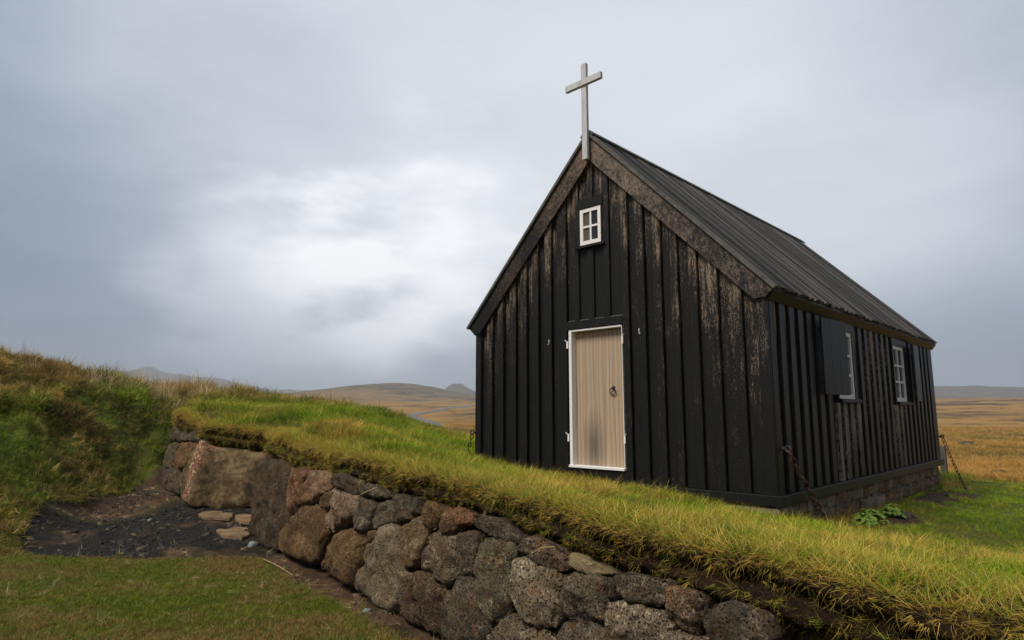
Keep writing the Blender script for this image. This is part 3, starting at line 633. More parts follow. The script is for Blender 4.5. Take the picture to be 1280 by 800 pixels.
SL = [([(-3.15,-2.22),(-2.75,-1.95),(-2.35,-2.0),(-2.25,-2.3),(-2.5,-2.42),(-2.85,-2.35)], -.60, 'largest pale flat slab at the foot of the big boulder'),
      ([(-3.62,-2.42),(-3.3,-2.18),(-3.05,-2.3),(-2.75,-2.42),(-3.05,-2.62),(-3.4,-2.6)], -.64, 'tan flat slab left of the palest slab, partly under gravel'),
      ([(-2.7,-2.55),(-2.3,-2.4),(-2.0,-2.5),(-1.85,-2.68),(-2.15,-2.78),(-2.5,-2.72)], -.70, 'tan flat slab nearest the black end stone of the wall')]
for k, (p, z, lb) in enumerate(SL):
    gc = np.array((-2.5, -2.42)); p = [tuple(gc+(np.array(q)-gc)*1.22+np.array((.08, .02))) for q in p]; c_ = np.mean(p, 0); z = float(height(c_[0], c_[1]))+.022
    tag(flat_stone('paving_slab', p, z, S['slab'], seed=k), lb, 'paving slab', 'flat stone slabs in the wall entrance')
def pebble(name, x, y, r, mat, sq=(1, .8, .6), seed=0, sub=2, dz=.3):
    bm = bmesh.new(); bmesh.ops.create_icosphere(bm, subdivisions=sub, radius=1)
    of = Vector((seed*3.1, seed, 0))
    for v in bm.verts: v.co = v.co*(1+.35*noise.noise(v.co*1.1+of)+.1*noise.noise(v.co*3+of)); v.co = Vector((v.co.x*sq[0], v.co.y*sq[1], v.co.z*sq[2]))*r
    me = bpy.data.meshes.new(name); bm.to_mesh(me); bm.free(); me.materials.append(mat); me.shade_smooth()
    ob = link(bpy.data.objects.new(name, me)); ob.location = (x, y, float(height(x, y))+r*sq[2]*(dz-.35)); ob.rotation_euler = (0, 0, seed*1.3); return ob
for x, y, r, m_, lb in [(-1.30,-2.72,.085,'pebble','pale blue grey pebble against the foot of the black end stone'),(-3.95,-3.15,.055,'pebble','small pale pebble on the dark gravel below the big boulder'),
        (2.05,-3.2,.045,'pebble','small grey stone half sunk in brown soil at the wall foot')]:
    tag(pebble('pebble', x, y, r, M[m_], seed=int(x*10)), lb, 'pebble', 'loose pebbles by the stone wall')

# ------------------------------------------------------------------ overhanging turf edge
rp = np.array(RIM[1:]); L = np.r_[0, np.cumsum(np.hypot(*np.diff(rp[:, :2], axis=0).T))]; st_ = np.arange(0, L[-1], .025)
rx, ry, rz_ = (np.interp(st_, L, rp[:, i]) for i in range(3))
def smooth(a, k): return np.convolve(np.pad(a, k, mode='edge'), np.ones(2*k+1)/(2*k+1), 'valid')
rx, ry, rz_ = smooth(rx, 5), smooth(ry, 5), smooth(rz_, 5)
tx, ty = np.gradient(rx), np.gradient(ry); ln = np.hypot(tx, ty); ox, oy = -ty/ln, tx/ln
if oy[10] > 0: ox, oy = -ox, -oy
thick = np.interp(rx, [-7,-4.2,-3,-1.6,0,1,2,3,4.3,5.8,7,14], [.25,.30,.32,.30,.29,.26,.2,.18,.21,.27,.28,.28])/.21
SEC = [(-.62,-.03),(-.45,.012),(-.25,.022),(-.10,.02),(-.02,.008),(.012,-.012),(.008,-.035),(-.035,-.055),(-.06,-.08),(-.035,-.098),(.0,-.108),(.022,-.12),(.012,-.14),(-.03,-.16),(-.07,-.18),(-.10,-.205),(-.2,-.215),(-.42,-.21)]
_t = np.linspace(0, len(SEC)-1, 35); SEC = list(zip(np.interp(_t, range(len(SEC)), [s[0] for s in SEC]), np.interp(_t, range(len(SEC)), [s[1] for s in SEC])))
NS = len(SEC); V = []
wave = fbm(st_*1.6, st_*0, 3)*.09+fbm(st_*7, st_*0, 5)*.035
wave2 = fbm(st_*2.1, st_*0+9, 13)*.10+fbm(st_*9, st_*0, 15)*.04
hgt_ = fbm(st_*1.2, st_*0, 23)*.04
for i in range(len(st_)):
    for j, (o_, z_) in enumerate(SEC):
        f = thick[i] if z_ < 0 else 1
        oo = o_+(wave[i] if 6 <= j <= 17 else wave2[i] if j > 17 else 0)*(1 if 8 <= j <= 30 else .5)
        P = Vector((rx[i]+ox[i]*oo, ry[i]+oy[i]*oo, rz_[i]+z_*f+(hgt_[i] if j > 5 else 0)))
        nv = noise.noise_vector(P*7)*.025+noise.noise_vector(P*20)*.022+noise.noise_vector(P*50)*.012
        V.append(P+nv*(1 if 6 < j < NS-1 else .25))
F = [(i*NS+j, i*NS+j+1, (i+1)*NS+j+1, (i+1)*NS+j) for i in range(len(st_)-1) for j in range(NS-1)]
VL = np.array([tuple(v) for v in V]).reshape(len(st_), NS, 3)
lip = mesh('turf_edge', V, F, M['soil'], smooth=True)
bm = bmesh.new(); bm.from_mesh(lip.data); bmesh.ops.recalc_face_normals(bm, faces=bm.faces)
bm.faces.ensure_lookup_table(); bm.normal_update()
if bm.faces[(len(st_)//2)*(NS-1)+4].normal.z < 0: bmesh.ops.reverse_faces(bm, faces=bm.faces)
bm.to_mesh(lip.data); bm.free()
tag(lip, 'brown cut edge of layered turf hanging over the stone wall', kind='structure')

# ------------------------------------------------------------------ church
W_, LEN = 4.4, 7.35
ch = tag(empty('church', (2.2, 3.6, 0)), 'small black tarred timber church with a pale wooden door and white cross', 'church')
ch.location = (0, 0, 0)
APX, SLP = 4.60, 1.029
roofz = lambda x: APX-SLP*abs(x-2.2)
# core walls with the openings left free
DX0, DX1, DZ0, DZ1 = 1.78, 2.62, .235, 1.99
b = MB()
def fcore(poly, y0=.022, y1=.12): b.prism([(x, y0, z) for x, z in poly], (0, y1-y0, 0))
fcore([(0,-.02),(DX0,-.02),(DX0,roofz(DX0)-.1),(0,roofz(0)-.1)]); fcore([(DX1,-.02),(4.4,-.02),(4.4,roofz(4.4)-.1),(DX1,roofz(DX1)-.1)])
fcore([(DX0,-.02),(DX1,-.02),(DX1,DZ0),(DX0,DZ0)]); fcore([(DX0,DZ1),(DX1,DZ1),(DX1,roofz(DX1)-.1),(2.2,APX-.1),(DX0,roofz(DX0)-.1)])
b.box((0, .121, 0), (.1, LEN, 2.2)); b.box((0.1, LEN-.1, 0), (4.4, LEN, 2.2)); b.prism([(0, LEN-.1, 2.2), (4.4, LEN-.1, 2.2), (2.2, LEN-.1, APX-.1)], (0, .1, 0))
WIN = [(2.02, 2.66), (4.70, 5.33)]; WZ0, WZ1 = 1.09, 1.96
ys = [.121, WIN[0][0], WIN[0][1], WIN[1][0], WIN[1][1], LEN-.101]
for i in range(0, 5, 2): b.box((4.29, ys[i], 0), (4.378, ys[i+1], 2.25))
for y0, y1 in WIN: b.box((4.29, y0, 0), (4.378, y1, WZ0)); b.box((4.29, y0, WZ1), (4.378, y1, 2.25))
b.box((.1, .121, -.02), (4.289, LEN-.101, .02))
b.build('wall', M['tar_back'], ch)
# front: raised boards over recessed ones
RB = [(-.012,.104),(.232,.342),(.46,.572),(.70,.818),(.92,1.032),(1.14,1.253),(1.37,1.489),(1.60,1.757),(2.643,2.732),(2.851,2.962),(3.089,3.19),(3.316,3.408),(3.548,3.644),(3.783,3.885),(4.054,4.15),(4.302,4.418)]
ZB = .098
def vboard(x0, x1, z0, z1=None, y=0., th=.028, mat='tar_front', name='board', lip_=.35):
    c = .005; dz = lambda x: (roofz(x)-.13) if z1 is None else z1
    prof = [(x0, y), (x0, y-th+c), (x0+c, y-th), (x1-c, y-th), (x1, y-th+c), (x1, y)]
    n = 6; xm = [2.2] if (z1 is None and x0 < 2.2 < x1) else []
    V = [(px, py, z0) for px, py in prof]+[(px, py, dz(px)) for px, py in prof]
    if xm: V = [(px, py, z0) for px, py in prof]+[(px, py, min(dz(x0), dz(x1))) for px, py in prof]
    F = [(i, i+n, (i+1) % n+n, (i+1) % n) for i in range(n)]+[tuple(range(n)), tuple(range(2*n-1, n-1, -1))]
    return mesh(name, V, F, M[mat], ch)
for i, (x0, x1) in enumerate(RB):
    vboard(x0, x1, ZB, th=.042+random.uniform(-.004, .004), mat='tar_corner' if i in (0, 15) else 'tar_front')
for i in range(15):      # recessed boards between them
    a, c = RB[i][1]+.002, RB[i+1][0]-.002
    if i == 7: continue
    vboard(a, c, ZB, y=.0215, th=.012, mat='tar_back', name='recessed_board')
GX0, GX1, GZ0, GZ1 = 1.995, 2.335, 3.09, 3.585
for a, c, z0, z1 in [(1.885,1.962,2.1,None),(2.114,2.203,2.1,3.035),(2.355,2.45,2.1,None),(2.125,2.205,3.72,APX-.3)]: vboard(a, c, z0, z1, th=.027)
for a, c, z0, z1 in [(1.76,1.883,2.1,None),(1.964,2.112,2.1,3.035),(2.205,2.353,2.1,3.035),(2.452,2.641,2.1,None),(1.964,2.123,3.72,None),(2.207,2.353,3.72,None)]: vboard(a, c, z0, z1, y=.02, th=.018, mat='tar_back', name='recessed_board')
MB().box((1.758,-.046,1.998), (2.642,.0,2.098)).build('lintel', M['tar_dark'], ch)
for a, c in [(1.77,1.88),(1.97,2.11),(2.21,2.345),(2.456,2.63)]: bevel(MB().box((a, -.024, 2.099), (c, .018, 2.112)).build('ledge', M['verge'], ch), .003)
MB().box((1.758,-.03,.0985), (2.642,.0,DZ0-.012)).build('threshold_board', M['tar_dark'], ch)
bevel(MB().box((-.055,-.062,-.012), (4.466,-.0,.094)).build('sill_beam', M['tar_dark'], ch), .006)
bevel(MB().box((4.402,.002,-.012), (4.466,LEN+.05,.094)).build('sill_beam', M['tar_dark'], ch), .006)
bevel(MB().box((-.055,.002,-.012), (-.002,LEN+.05,.094)).build('sill_beam', M['tar_dark'], ch), .006)
# side: battens with dark gaps
ycur, k = .0, 0
side = []
while ycur < LEN-.12:
    side.append((ycur, ycur+.135)); ycur += .272 if ycur > 0 else .262
side[-1] = (side[-1][0], LEN+.012)
def sboard(y0, y1, z0, z1, mat, x=4.378, th=.045, name='batten'):
    c = .005; prof = [(x, y0), (x+th-c, y0), (x+th, y0+c), (x+th, y1-c), (x+th-c, y1), (x, y1)]; n = 6
    V = [(px, py, z0) for px, py in prof]+[(px, py, z1) for px, py in prof]
    return mesh(name, V, [(i, (i+1) % n, (i+1) % n+n, i+n) for i in range(n)]+[tuple(range(n-1, -1, -1)), tuple(range(n, 2*n))], M[mat], ch)
for i, (y0, y1) in enumerate(side):
    y0 += random.uniform(-.006, .006) if i else .003; th = .045+random.uniform(-.003, .003)
    hitw = [w_ for w_ in WIN if y1 > w_[0]-.06 and y0 < w_[1]+.06]
    worn = 'tar_side_worn' if (hitw or 3.0 < y0 < 4.5) else 'tar_corner' if i == 0 else 'tar_side'  # battens between the windows carry the painted glints
    if hitw:
        sboard(y0, y1, ZB, WZ0-.052, 'tar_side_bare', th=th); sboard(y0, y1, WZ1+.125, 2.2, 'tar_side', th=th)
    else: sboard(y0, y1, ZB, 2.2, worn, th=th)
for i in range(len(side)-1):
    y0, y1 = side[i][1], side[i+1][0]; ym = (y0+y1)/2
    inw = [w_ for w_ in WIN if w_[0]-.03 < ym < w_[1]+.03]
    for z0, z1 in ([(ZB, WZ0-.052), (WZ1+.125, 2.2)] if inw else [(ZB, 2.2)]): sboard(y0-.002 if not i else y0+.006, y1-.006, z0, z1, 'tar_back', th=.012, name='recessed_board')
# far and left side boards, plain
for i in range(28): y0 = .02+i*.266; MB().box((-.03, y0, ZB), (0, y0+.13, 2.2)).build('batten', M['tar_side'], ch)
for i in range(17): x0 = .0+i*.268; MB().box((x0, LEN+.001, ZB), (min(x0+.13, 4.4), LEN+.03, roofz(x0+(.13 if x0 > 2.2 else 0))-.13)).build('batten', M['tar_side'], ch)
# roof
YF, YR = -.085, LEN+.095
th_ = .026; ang = math.atan(SLP); cs, sn = math.cos(ang), math.sin(ang)
def rboard(side_, y0, y1, lift, th, ext, mat='roof', name='roof_board', sag=0):
    sg = side_
    p0 = Vector((2.2, 0, APX-.045)); dn = Vector((sg*cs, 0, -sn)); up_ = Vector((sg*sn, 0, cs)); length = (2.2+.112)/cs+ext
    a = p0+up_*lift; c = a+dn*length
    b_ = MB(); b_.prism([(a.x, y0, a.z), (c.x, y0, c.z), ((c+up_*th).x, y0, (c+up_*th).z), ((a+up_*th).x, y0, (a+up_*th).z)], (0, y1-y0, 0))
    return b_.build(name, M[mat], ch)
pitch = (YR-YF)/60
for i in range(60):
    y0 = YF+i*pitch
    rboard(1, y0+.001, y0+pitch-.001, 0, .018, random.uniform(-.03, -.005), name='roof_under_board')
    wd = random.uniform(.070, .085)
    rboard(1, y0, y0+wd, .0185, .024+random.uniform(-.003, .004), random.uniform(-.012, .025))
    rboard(-1, y0, y0+wd, .0185, .024, random.uniform(-.01, .02))
rboard(-1, YF, YR, 0, .018, -.01, name='roof_deck')
# ridge cap, verge trim
for sg in (1, -1):
    p0 = Vector((2.2, 0, APX+.022)); dn = Vector((sg*cs, 0, -sn)); up_ = Vector((sg*sn, 0, cs)); a = p0; c = a+dn*.13
    MB().prism([(a.x, YF-.04, a.z), (c.x, YF-.04, c.z), ((c+up_*.02).x, YF-.04, (c+up_*.02).z), ((a+up_*.02).x-.004*sg, YF-.04, (a+up_*.02).z)], (0, YR-YF+.06, 0)).build('ridge_cap', M['cap'], ch)
    p0 = Vector((2.2, 0, APX-.04)); a = p0+up_*.0; c = a+dn*((2.2+.125)/cs)
    MB().prism([(a.x, YF-.03, a.z), (c.x, YF-.03, c.z), ((c+up_*.035).x, YF-.03, (c+up_*.035).z), ((a+up_*.035).x, YF-.03, (a+up_*.035).z)], (0, .029, 0)).build('verge_trim', M['verge'], ch)
BY0 = -.082
for sg, mt, lw in ((1, 'barge_r', .385), (-1, 'barge_l', .40)):
    X_ = lambda v: 2.2+sg*v
    poly = [(0, APX-.05), (2.31, APX-.05-SLP*2.31), (2.225, 2.10), (2.10, APX-lw-.01-SLP*2.10+.05), (0, APX-lw)]
    MB().prism([(X_(v+(.0015 if i in (0, 4) else 0)), BY0, z) for i, (v, z) in enumerate(poly)], (0, .034, 0)).build('bargeboard', M[mt], ch)
    # backing behind the bargeboard so no gap shows at the gable
    poly2 = [(0.002, APX-.06), (2.30, APX-.06-SLP*2.30), (2.2, 2.14), (0.002, APX-.2)]
    MB().prism([(X_(v), BY0+.0345, z) for v, z in poly2], (0, .055, 0)).build('barge_backing', M['tar_dark'], ch)
# eaves board along the side
MB().prism([(4.436, YF+.04, 2.075), (4.500, YF+.04, 2.16), (4.500, YF+.04, 2.205), (4.425, YF+.04, 2.26), (4.425, YF+.04, 2.075)], (0, YR-YF-.06, 0)).build('eaves_board', M['tar_dark'], ch)
MB().prism([(-.036, YF+.04, 2.075), (-.1, YF+.04, 2.16), (-.1, YF+.04, 2.205), (-.031, YF+.04, 2.26), (-.031, YF+.04, 2.075)], (0, YR-YF-.06, 0)).build('eaves_board', M['tar_dark'], ch)

# door
FD = .09
fr = MB().box((DX0+.002,-.034,DZ0), (DX0+.046,FD,DZ1)).box((DX1-.012,-.030,DZ0), (DX1-.002,FD,DZ1)).box((DX0+.0465,-.033,DZ1-.026), (DX1-.0125,FD,DZ1)).build('door_frame', M['white'], ch)
bevel(fr, .003)
bevel(MB().box((DX0-.005,-.058,DZ0-.008), (DX1+.004,FD,DZ0+.022)).build('door_sill', M['white'], ch), .003)
door = MB().box((DX0+.05, FD-.002, DZ0+.024), (DX1-.03, FD+.02, DZ1-.035)).build('door', M['door'], ch)
xs = [DX0+.047, 1.965, 2.115, 2.275, 2.43, DX1-.0125]
for i in range(5): bevel(MB().box((xs[i]+.0004, FD-.03, DZ0+.0235), (xs[i+1]-.0004, FD-.003, DZ1-.0335)).build('plank', M['door'], door), .002)
h = MB().torus((2.415, FD-.052, 1.175), .042, .0065, (0,1,.12), (0,0,1), 22, 7); h.tube([(2.415, FD-.03, 1.222), (2.415, FD-.062, 1.222)], .012, 8); h.tube([(2.415, FD-.03, 1.222), (2.415, FD-.036, 1.222)], .026, 12)
h.build('ring_handle', M['iron'], door, True)
# windows
def window(parent, org, ux, uz, out, w_, h_, cols, rows, fw_, bar, panes):
    org = Vector(org); ux = Vector(ux); uz = Vector(uz); out = Vector(out)
    def bx(b_, a0, a1, c0, c1, o0, o1):
        P = lambda a, c, o_: tuple(org+ux*a+uz*c+out*o_)
        b_.prism([P(a0, c0, o0), P(a1, c0, o0), P(a1, c1, o0), P(a0, c1, o0)], out*(o1-o0))
    f = MB(); bx(f, 0, fw_, 0, h_, -.03, .014); bx(f, w_-fw_, w_, 0, h_, -.03, .014); bx(f, fw_+.0003, w_-fw_-.0003, h_-fw_, h_, -.03, .013); bx(f, fw_+.0003, w_-fw_-.0003, 0, fw_*1.15, -.03, .013)
    for c in range(1, cols): a = fw_+(w_-2*fw_)*c/cols; bx(f, a-bar/2, a+bar/2, fw_*1.15+.0003, h_-fw_-.0003, -.02, .008)
    for r_ in range(1, rows): a = fw_+(h_-2*fw_)*r_/rows; bx(f, fw_+.0005, w_-fw_-.0005, a-bar/2, a+bar/2, -.02, .006)
    o = f.build('window', M['white'], parent)
    i = 0
    for c in range(cols):
        for r_ in range(rows):
            g = MB(); a0 = fw_+(w_-2*fw_)*c/cols; a1 = fw_+(w_-2*fw_)*(c+1)/cols; c0 = fw_+(h_-2*fw_)*r_/rows; c1 = fw_+(h_-2*fw_)*(r_+1)/rows
            bx(g, a0+.002, a1-.002, c0+.002, c1-.002, -.014+.0005*i % .001, -.010); g.build('pane', M[panes[c][r_]], o); i += 1
    return o
window(ch, (GX0, -.014, GZ0), (1,0,0), (0,0,1), (0,-1,0), GX1-GX0, GZ1-GZ0, 2, 2, .05, .026, [['pane_a', 'pane_a'], ['pane_b', 'pane_b']])
b = MB().box((1.955,-.04,3.592), (2.375,.018,3.715)).box((1.964,-.036,3.04), (1.993,.018,3.5915)).box((2.337,-.036,3.04), (2.362,.018,3.5915)); b.build('window_casing', M['tar_dark'], ch)
bevel(MB().box((1.935,-.075,3.045), (2.40,.0,3.082)).build('window_sill', M['tar_dark'], ch), .004)
for k, (y0, y1) in enumerate(WIN):
    pn = [['pane_c']*3, ['pane_c' if k == 0 else 'pane_b']*3]
    window(ch, (4.405, y0, WZ0), (0,1,0), (0,0,1), (1,0,0), y1-y0, WZ1-WZ0, 2, 3, .05, .03, pn)
    MB().box((4.379, y0-.07, WZ1+.004), (4.432, y1+.10, WZ1+.122)).box((4.379, y1+.003, WZ0-.05), (4.43, y1+.07, WZ1+.0035)).box((4.379, y0-.06, WZ0-.05), (4.43, y0-.003, WZ1+.0035)).build('window_casing', M['tar_dark'], ch)
    bevel(MB().box((4.379, y0-.05, WZ0-.049), (4.475, y1+.09, WZ0-.006)).build('window_sill', M['tar_dark'], ch), .004)
def shutter(hx, hy, fx, fy, z0, z1):
    a, c = Vector((hx, hy, 0)), Vector((fx, fy, 0)); d = (c-a).normalized(); n = Vector((d.y, -d.x, 0))
    if n.x < 0: n = -n
    L_ = (c-a).length; b_ = MB(); w3 = L_/3
    root = MB()
    for zz in (z0+.14, z1-.14): q0 = a+n*-.001; root.prism([(q0.x, q0.y, zz-.025), (c.x-n.x*.001, c.y-n.y*.001, zz-.025), (c.x-n.x*.001, c.y-n.y*.001, zz+.025), (q0.x, q0.y, zz+.025)], -n*.018)
    sh_ = root.build('shutter', M['tar_dark'], ch)
    for i in range(3):
        p, q_ = a+d*(i*w3+.0008), a+d*((i+1)*w3-.0008)
        bevel(MB().prism([(p.x, p.y, z0+.003*(i % 2)), (q_.x, q_.y, z0+.003*(i % 2)), (q_.x, q_.y, z1), (p.x, p.y, z1)], n*.024).build('plank', M['shutter'], sh_), .0015)
    for zz in (z0+.14, z1-.14):
        h_ = MB(); h_.tube([(4.40, hy, zz), (hx-.01, hy, zz)], .008, 6); h_.tube([(hx-.012, hy, zz-.04), (hx-.012, hy, zz+.04)], .011, 6)
        h_.build('hinge', M['iron'], sh_)
shutter(4.535, 2.00, 4.475, 1.32, 1.125, 2.03); shutter(4.535, 5.40, 4.475, 6.02, 1.105, 2.02)
# iron hooks beside the door and hinge pins left on its frame
def hook(x, z, m_='galv', flip=1):
    b_ = MB(); b_.tube([(x, -.03, z), (x, -.045, z)], .006, 6); b_.tube([(x, -.045, z+.005), (x, -.046, z-.045), (x-.006*flip, -.05, z-.062), (x-.02*flip, -.055, z-.058)], .0045, 6); b_.build('hook', M[m_], ch, True)
hook(1.452, 1.885, flip=1); hook(2.875, 1.91, flip=-1); MB().box((2.875,-.036,1.902), (2.91,-.0305,1.912)).build('hook_plate', M['galv'], ch)
for x, z in ((DX0-.012, 1.80), (DX0-.012, .60), (DX1+.012, 1.80), (DX1+.012, .60)):
    s_ = -1 if x < 2.2 else 1
    b_ = MB().box((x-.013, -.047, z-.05), (x+.010, -.035, z+.045)); b_.tube([(x+.012*s_, -.046, z+.03), (x+.018*s_, -.06, z+.055), (x+.03*s_, -.06, z+.06)], .006, 6); b_.build('hinge_pin', M['white'], ch)
# foundation of squared field stones
def fstone(poly3, out, mat, nm='stone'):
    """small dressed stone: polygon on the face plane, rounded front"""
    p = [Vector(v) for v in poly3]; c = sum(p, Vector())/len(p); out = Vector(out); V, F = [], []; n = len(p)
    for sc, o_ in ((1, -.12), (1, 0), (.86, .022), (.45, .030)):
        for q_ in p: V.append(c+(q_-c)*sc+out*o_+noise.noise_vector(q_*6)*.028+Vector((0,0,.03*noise.noise(Vector((q_.y*1.6, q_.x, 3))))))
    V.append(c+out*.031)
    for r_ in range(3):
        for i in range(n): F.append((r_*n+i, r_*n+(i+1) % n, (r_+1)*n+(i+1) % n, (r_+1)*n+i))
    for i in range(n): F.append((3*n+i, 3*n+(i+1) % n, 4*n))
    nn = (p[1]-p[0]).cross(p[2]-p[0])
    if nn.dot(out) < 0: F = [f[::-1] for f in F]
    return mesh(nm, V, F, mat, ch)
MB().box((.02, .03, -.75), (4.36, LEN-.01, -.021)).build('foundation_core', simple('foundation_mortar', (.07,.06,.05), (.13,.115,.10), 20, .6, .95), ch)
fr_ = random.Random(5)
def frow(y0, y1, z0, z1, wmin, wmax, axis_='y', fix=4.36):
    s = y0
    while s < y1-.05:
        w2 = min(fr_.uniform(wmin, wmax), y1-s); j = lambda: fr_.uniform(-.032, .032)
        q_ = [(s+.008+j(), z0+.008+j()), (s+w2*.5, z0+.005+j()), (s+w2-.008+j(), z0+.008+j()), (s+w2-.006, (z0+z1)/2+j()), (s+w2-.01+j(), z1-.008+j()), (s+w2*.45, z1-.005+j()), (s+.008+j(), z1-.008+j()), (s+.006+j(), (z0+z1)/2)]
        if axis_ == 'y': fstone([(fix, a, z) for a, z in q_], (1, 0, 0), S[fr_.choice(['found1', 'found2', 'found3', 'found1'])])
        else: fstone([(a, fix, z) for a, z in q_], (0, -1, 0), S[fr_.choice(['found1', 'found2', 'found3'])])
        s += w2
frow(.3, LEN+.02, -.19, -.022, .16, .36); frow(.05, LEN+.03, -.36, -.19, .2, .42); frow(.05, LEN+.02, -.56, -.36, .24, .45)
frow(2.4, 4.36, -.13, -.022, .25, .5, 'x', .03); frow(2.2, 4.38, -.30, -.13, .25, .45, 'x', .03)
o = MB().box((3.86,-.045,-.115), (4.43,.30,-.03)).build('corner_slab', S['found3'], ch); bevel(o, .012, 2); tag(o, 'pale rough slab under the near corner of the sill')

# cross on the gable
cr_ = tag(MB().box((2.158,-.168,4.20), (2.242,-.118,5.545)).build('cross', M['cross']), 'greyish white wooden cross fixed to the gable peak', 'cross')
bevel(cr_, .004)
bevel(MB().box((1.905,-.190,5.225), (2.495,-.140,5.315)).build('cross_arm', M['cross'], cr_), .004)

# grey post beyond the far corner
pst = tag(bevel(MB().box((3.80,10.50,-.9), (3.92,10.62,.19)).build('post', M['greywood']), .008), 'short grey wooden post behind the far corner of the church', 'post')

# anchor chains
def chain(a, b_, n, label, mat, R_=.022, r_=.0065, st=.016, sag=.03, eye=None):
    root = tag(empty('anchor_chain', b_), label, 'chain', 'iron chains tying the church to the ground')
    a, b_ = Vector(a), Vector(b_); root.location = b_
    inv = Matrix.Translation(-b_); pts = [a.lerp(b_, i/n)+Vector((0, 0, -sag*4*(i/n)*(1-i/n))) for i in range(n+1)]
    me_ = None
    base = MB().torus((0,0,0), R_, r_, (1,0,0), (0,0,1), 14, 6, st)
    for i in range(n):
        c = (pts[i]+pts[i+1])/2; d = (pts[i+1]-pts[i]).normalized()
        if me_ is None: o = base.build('link', mat, root, True); me_ = o.data
        else: o = link(bpy.data.objects.new('link', me_), root)
        q_ = d.to_track_quat('Z', 'X').to_matrix().to_4x4() @ Matrix.Rotation((i % 2)*math.pi/2+.5+random.uniform(-.15, .15), 4, 'Z')
        o.matrix_world = Matrix.Translation(c-b_) @ q_
    e = MB().torus((0,0,0), .030, .010, Vector(eye).cross(Vector((0,0,1))) if eye else (0,1,0), (0,0,1), 16, 7); e.tube([Vector(eye)*-.03, Vector(eye)*-.075], .012, 7); e.tube([Vector(eye)*-.05, Vector(eye)*-.06], .026, 8)
    o = e.build('eye_bolt', M['iron'], root, True); o.location = a-b_+Vector((0, 0, .03)); return root
chain((4.50,.09,.52), (4.58,.86,-.26), 13, 'rusty brown chain from the near corner of the church down to the turf', M['rust'], R_=.027, r_=.0085, st=.02, eye=(1,-.3,0), sag=.02)
chain((4.47,7.42,.46), (4.76,7.40,-.46), 15, 'dark iron chain from the far corner of the church to the green lawn', M['iron'], eye=(.4,1,0))
chain((-.05,-.06,.60), (-.30,.05,.28), 6, 'short dark chain at the left front corner of the church', M['iron'], eye=(-1,-.3,0))

# dry stalks caught on the wall
def stalk(p, label, r=.004):
    b_ = MB(); b_.tube(p, [r, r*.9, r*.7, r*.5][:len(p)], 5)
    tag(b_.build('dry_stalk', M['straw'], None, True), label, 'stalk', 'loose dry stalks')
M['straw'] = simple('dry_straw', (.30,.21,.10), (.42,.30,.15), 20, .2)
stalk([PM.at(2.62,1.02,.11), PM.at(2.42,.93,.16), PM.at(2.20,.86,.14)], 'pale dry stalk lying across the grey stones under the turf')
stalk([PM.at(4.93,.80,.12), PM.at(5.05,.86,.14), PM.at(5.15,.88,.12)], 'short dry stalk on the pale pitted lava stone')
stalk([(-.45,-2.98,-.775), (.1,-3.05,-.765), (.55,-3.12,-.77)], 'long dry stalk on the brown soil at the wall foot', .005)

# leafy plants by the foundation
def plant(x, y, r, n, label, seed):
    rs = random.Random(seed); b_ = MB(); z = float(height(x, y))
    for i in range(n):
        a = rs.uniform(0, 6.28); rr = r*math.sqrt(rs.random()); px, py = x+rr*math.cos(a), y+rr*math.sin(a); pz = z+.03+.11*(1-(rr/r)**2)*rs.uniform(.5, 1.1)+rs.uniform(0, .03)
        w_ = rs.uniform(.025, .05); tl = rs.uniform(.1, .7); d = Vector((math.cos(a+rs.uniform(-.6, .6)), math.sin(a+rs.uniform(-.6, .6)), -tl)).normalized(); s_ = d.cross(Vector((0,0,1))).normalized(); u_ = s_.cross(d)
        c = Vector((px, py, pz)); pts = [c-d*w_, c-d*w_*.4+s_*w_*.75-u_*w_*.15, c+d*w_*.3+s_*w_*.85, c+d*w_*.75+s_*w_*.3-u_*w_*.2, c+d*w_-u_*w_*.3, c+d*w_*.75-s_*w_*.35-u_*w_*.2, c+d*w_*.25-s_*w_*.85, c-d*w_*.45-s_*w_*.7-u_*w_*.15]
        b_.add(pts+[c+u_*w_*.12], [(k, (k+1) % 8, 8) for k in range(8)])
        b_.tube([(x+(px-x)*.3, y+(py-y)*.3, z-.02), tuple(c-d*w_)], .0025, 4, False)
    o = b_.build('leafy_plant', M['leaf'], None); tag(o, label, 'plant', 'low leafy plants by the foundation')
plant(4.68, 1.95, .19, 90, 'nearer of two bright leafy green plants under the church side wall', 1)
plant(4.66, 2.95, .15, 70, 'farther leafy green plant beside the dark gravel under the church side', 2)
plant(4.75, 1.45, .10, 40, 'smallest leafy plant close to the near end of the foundation', 3)

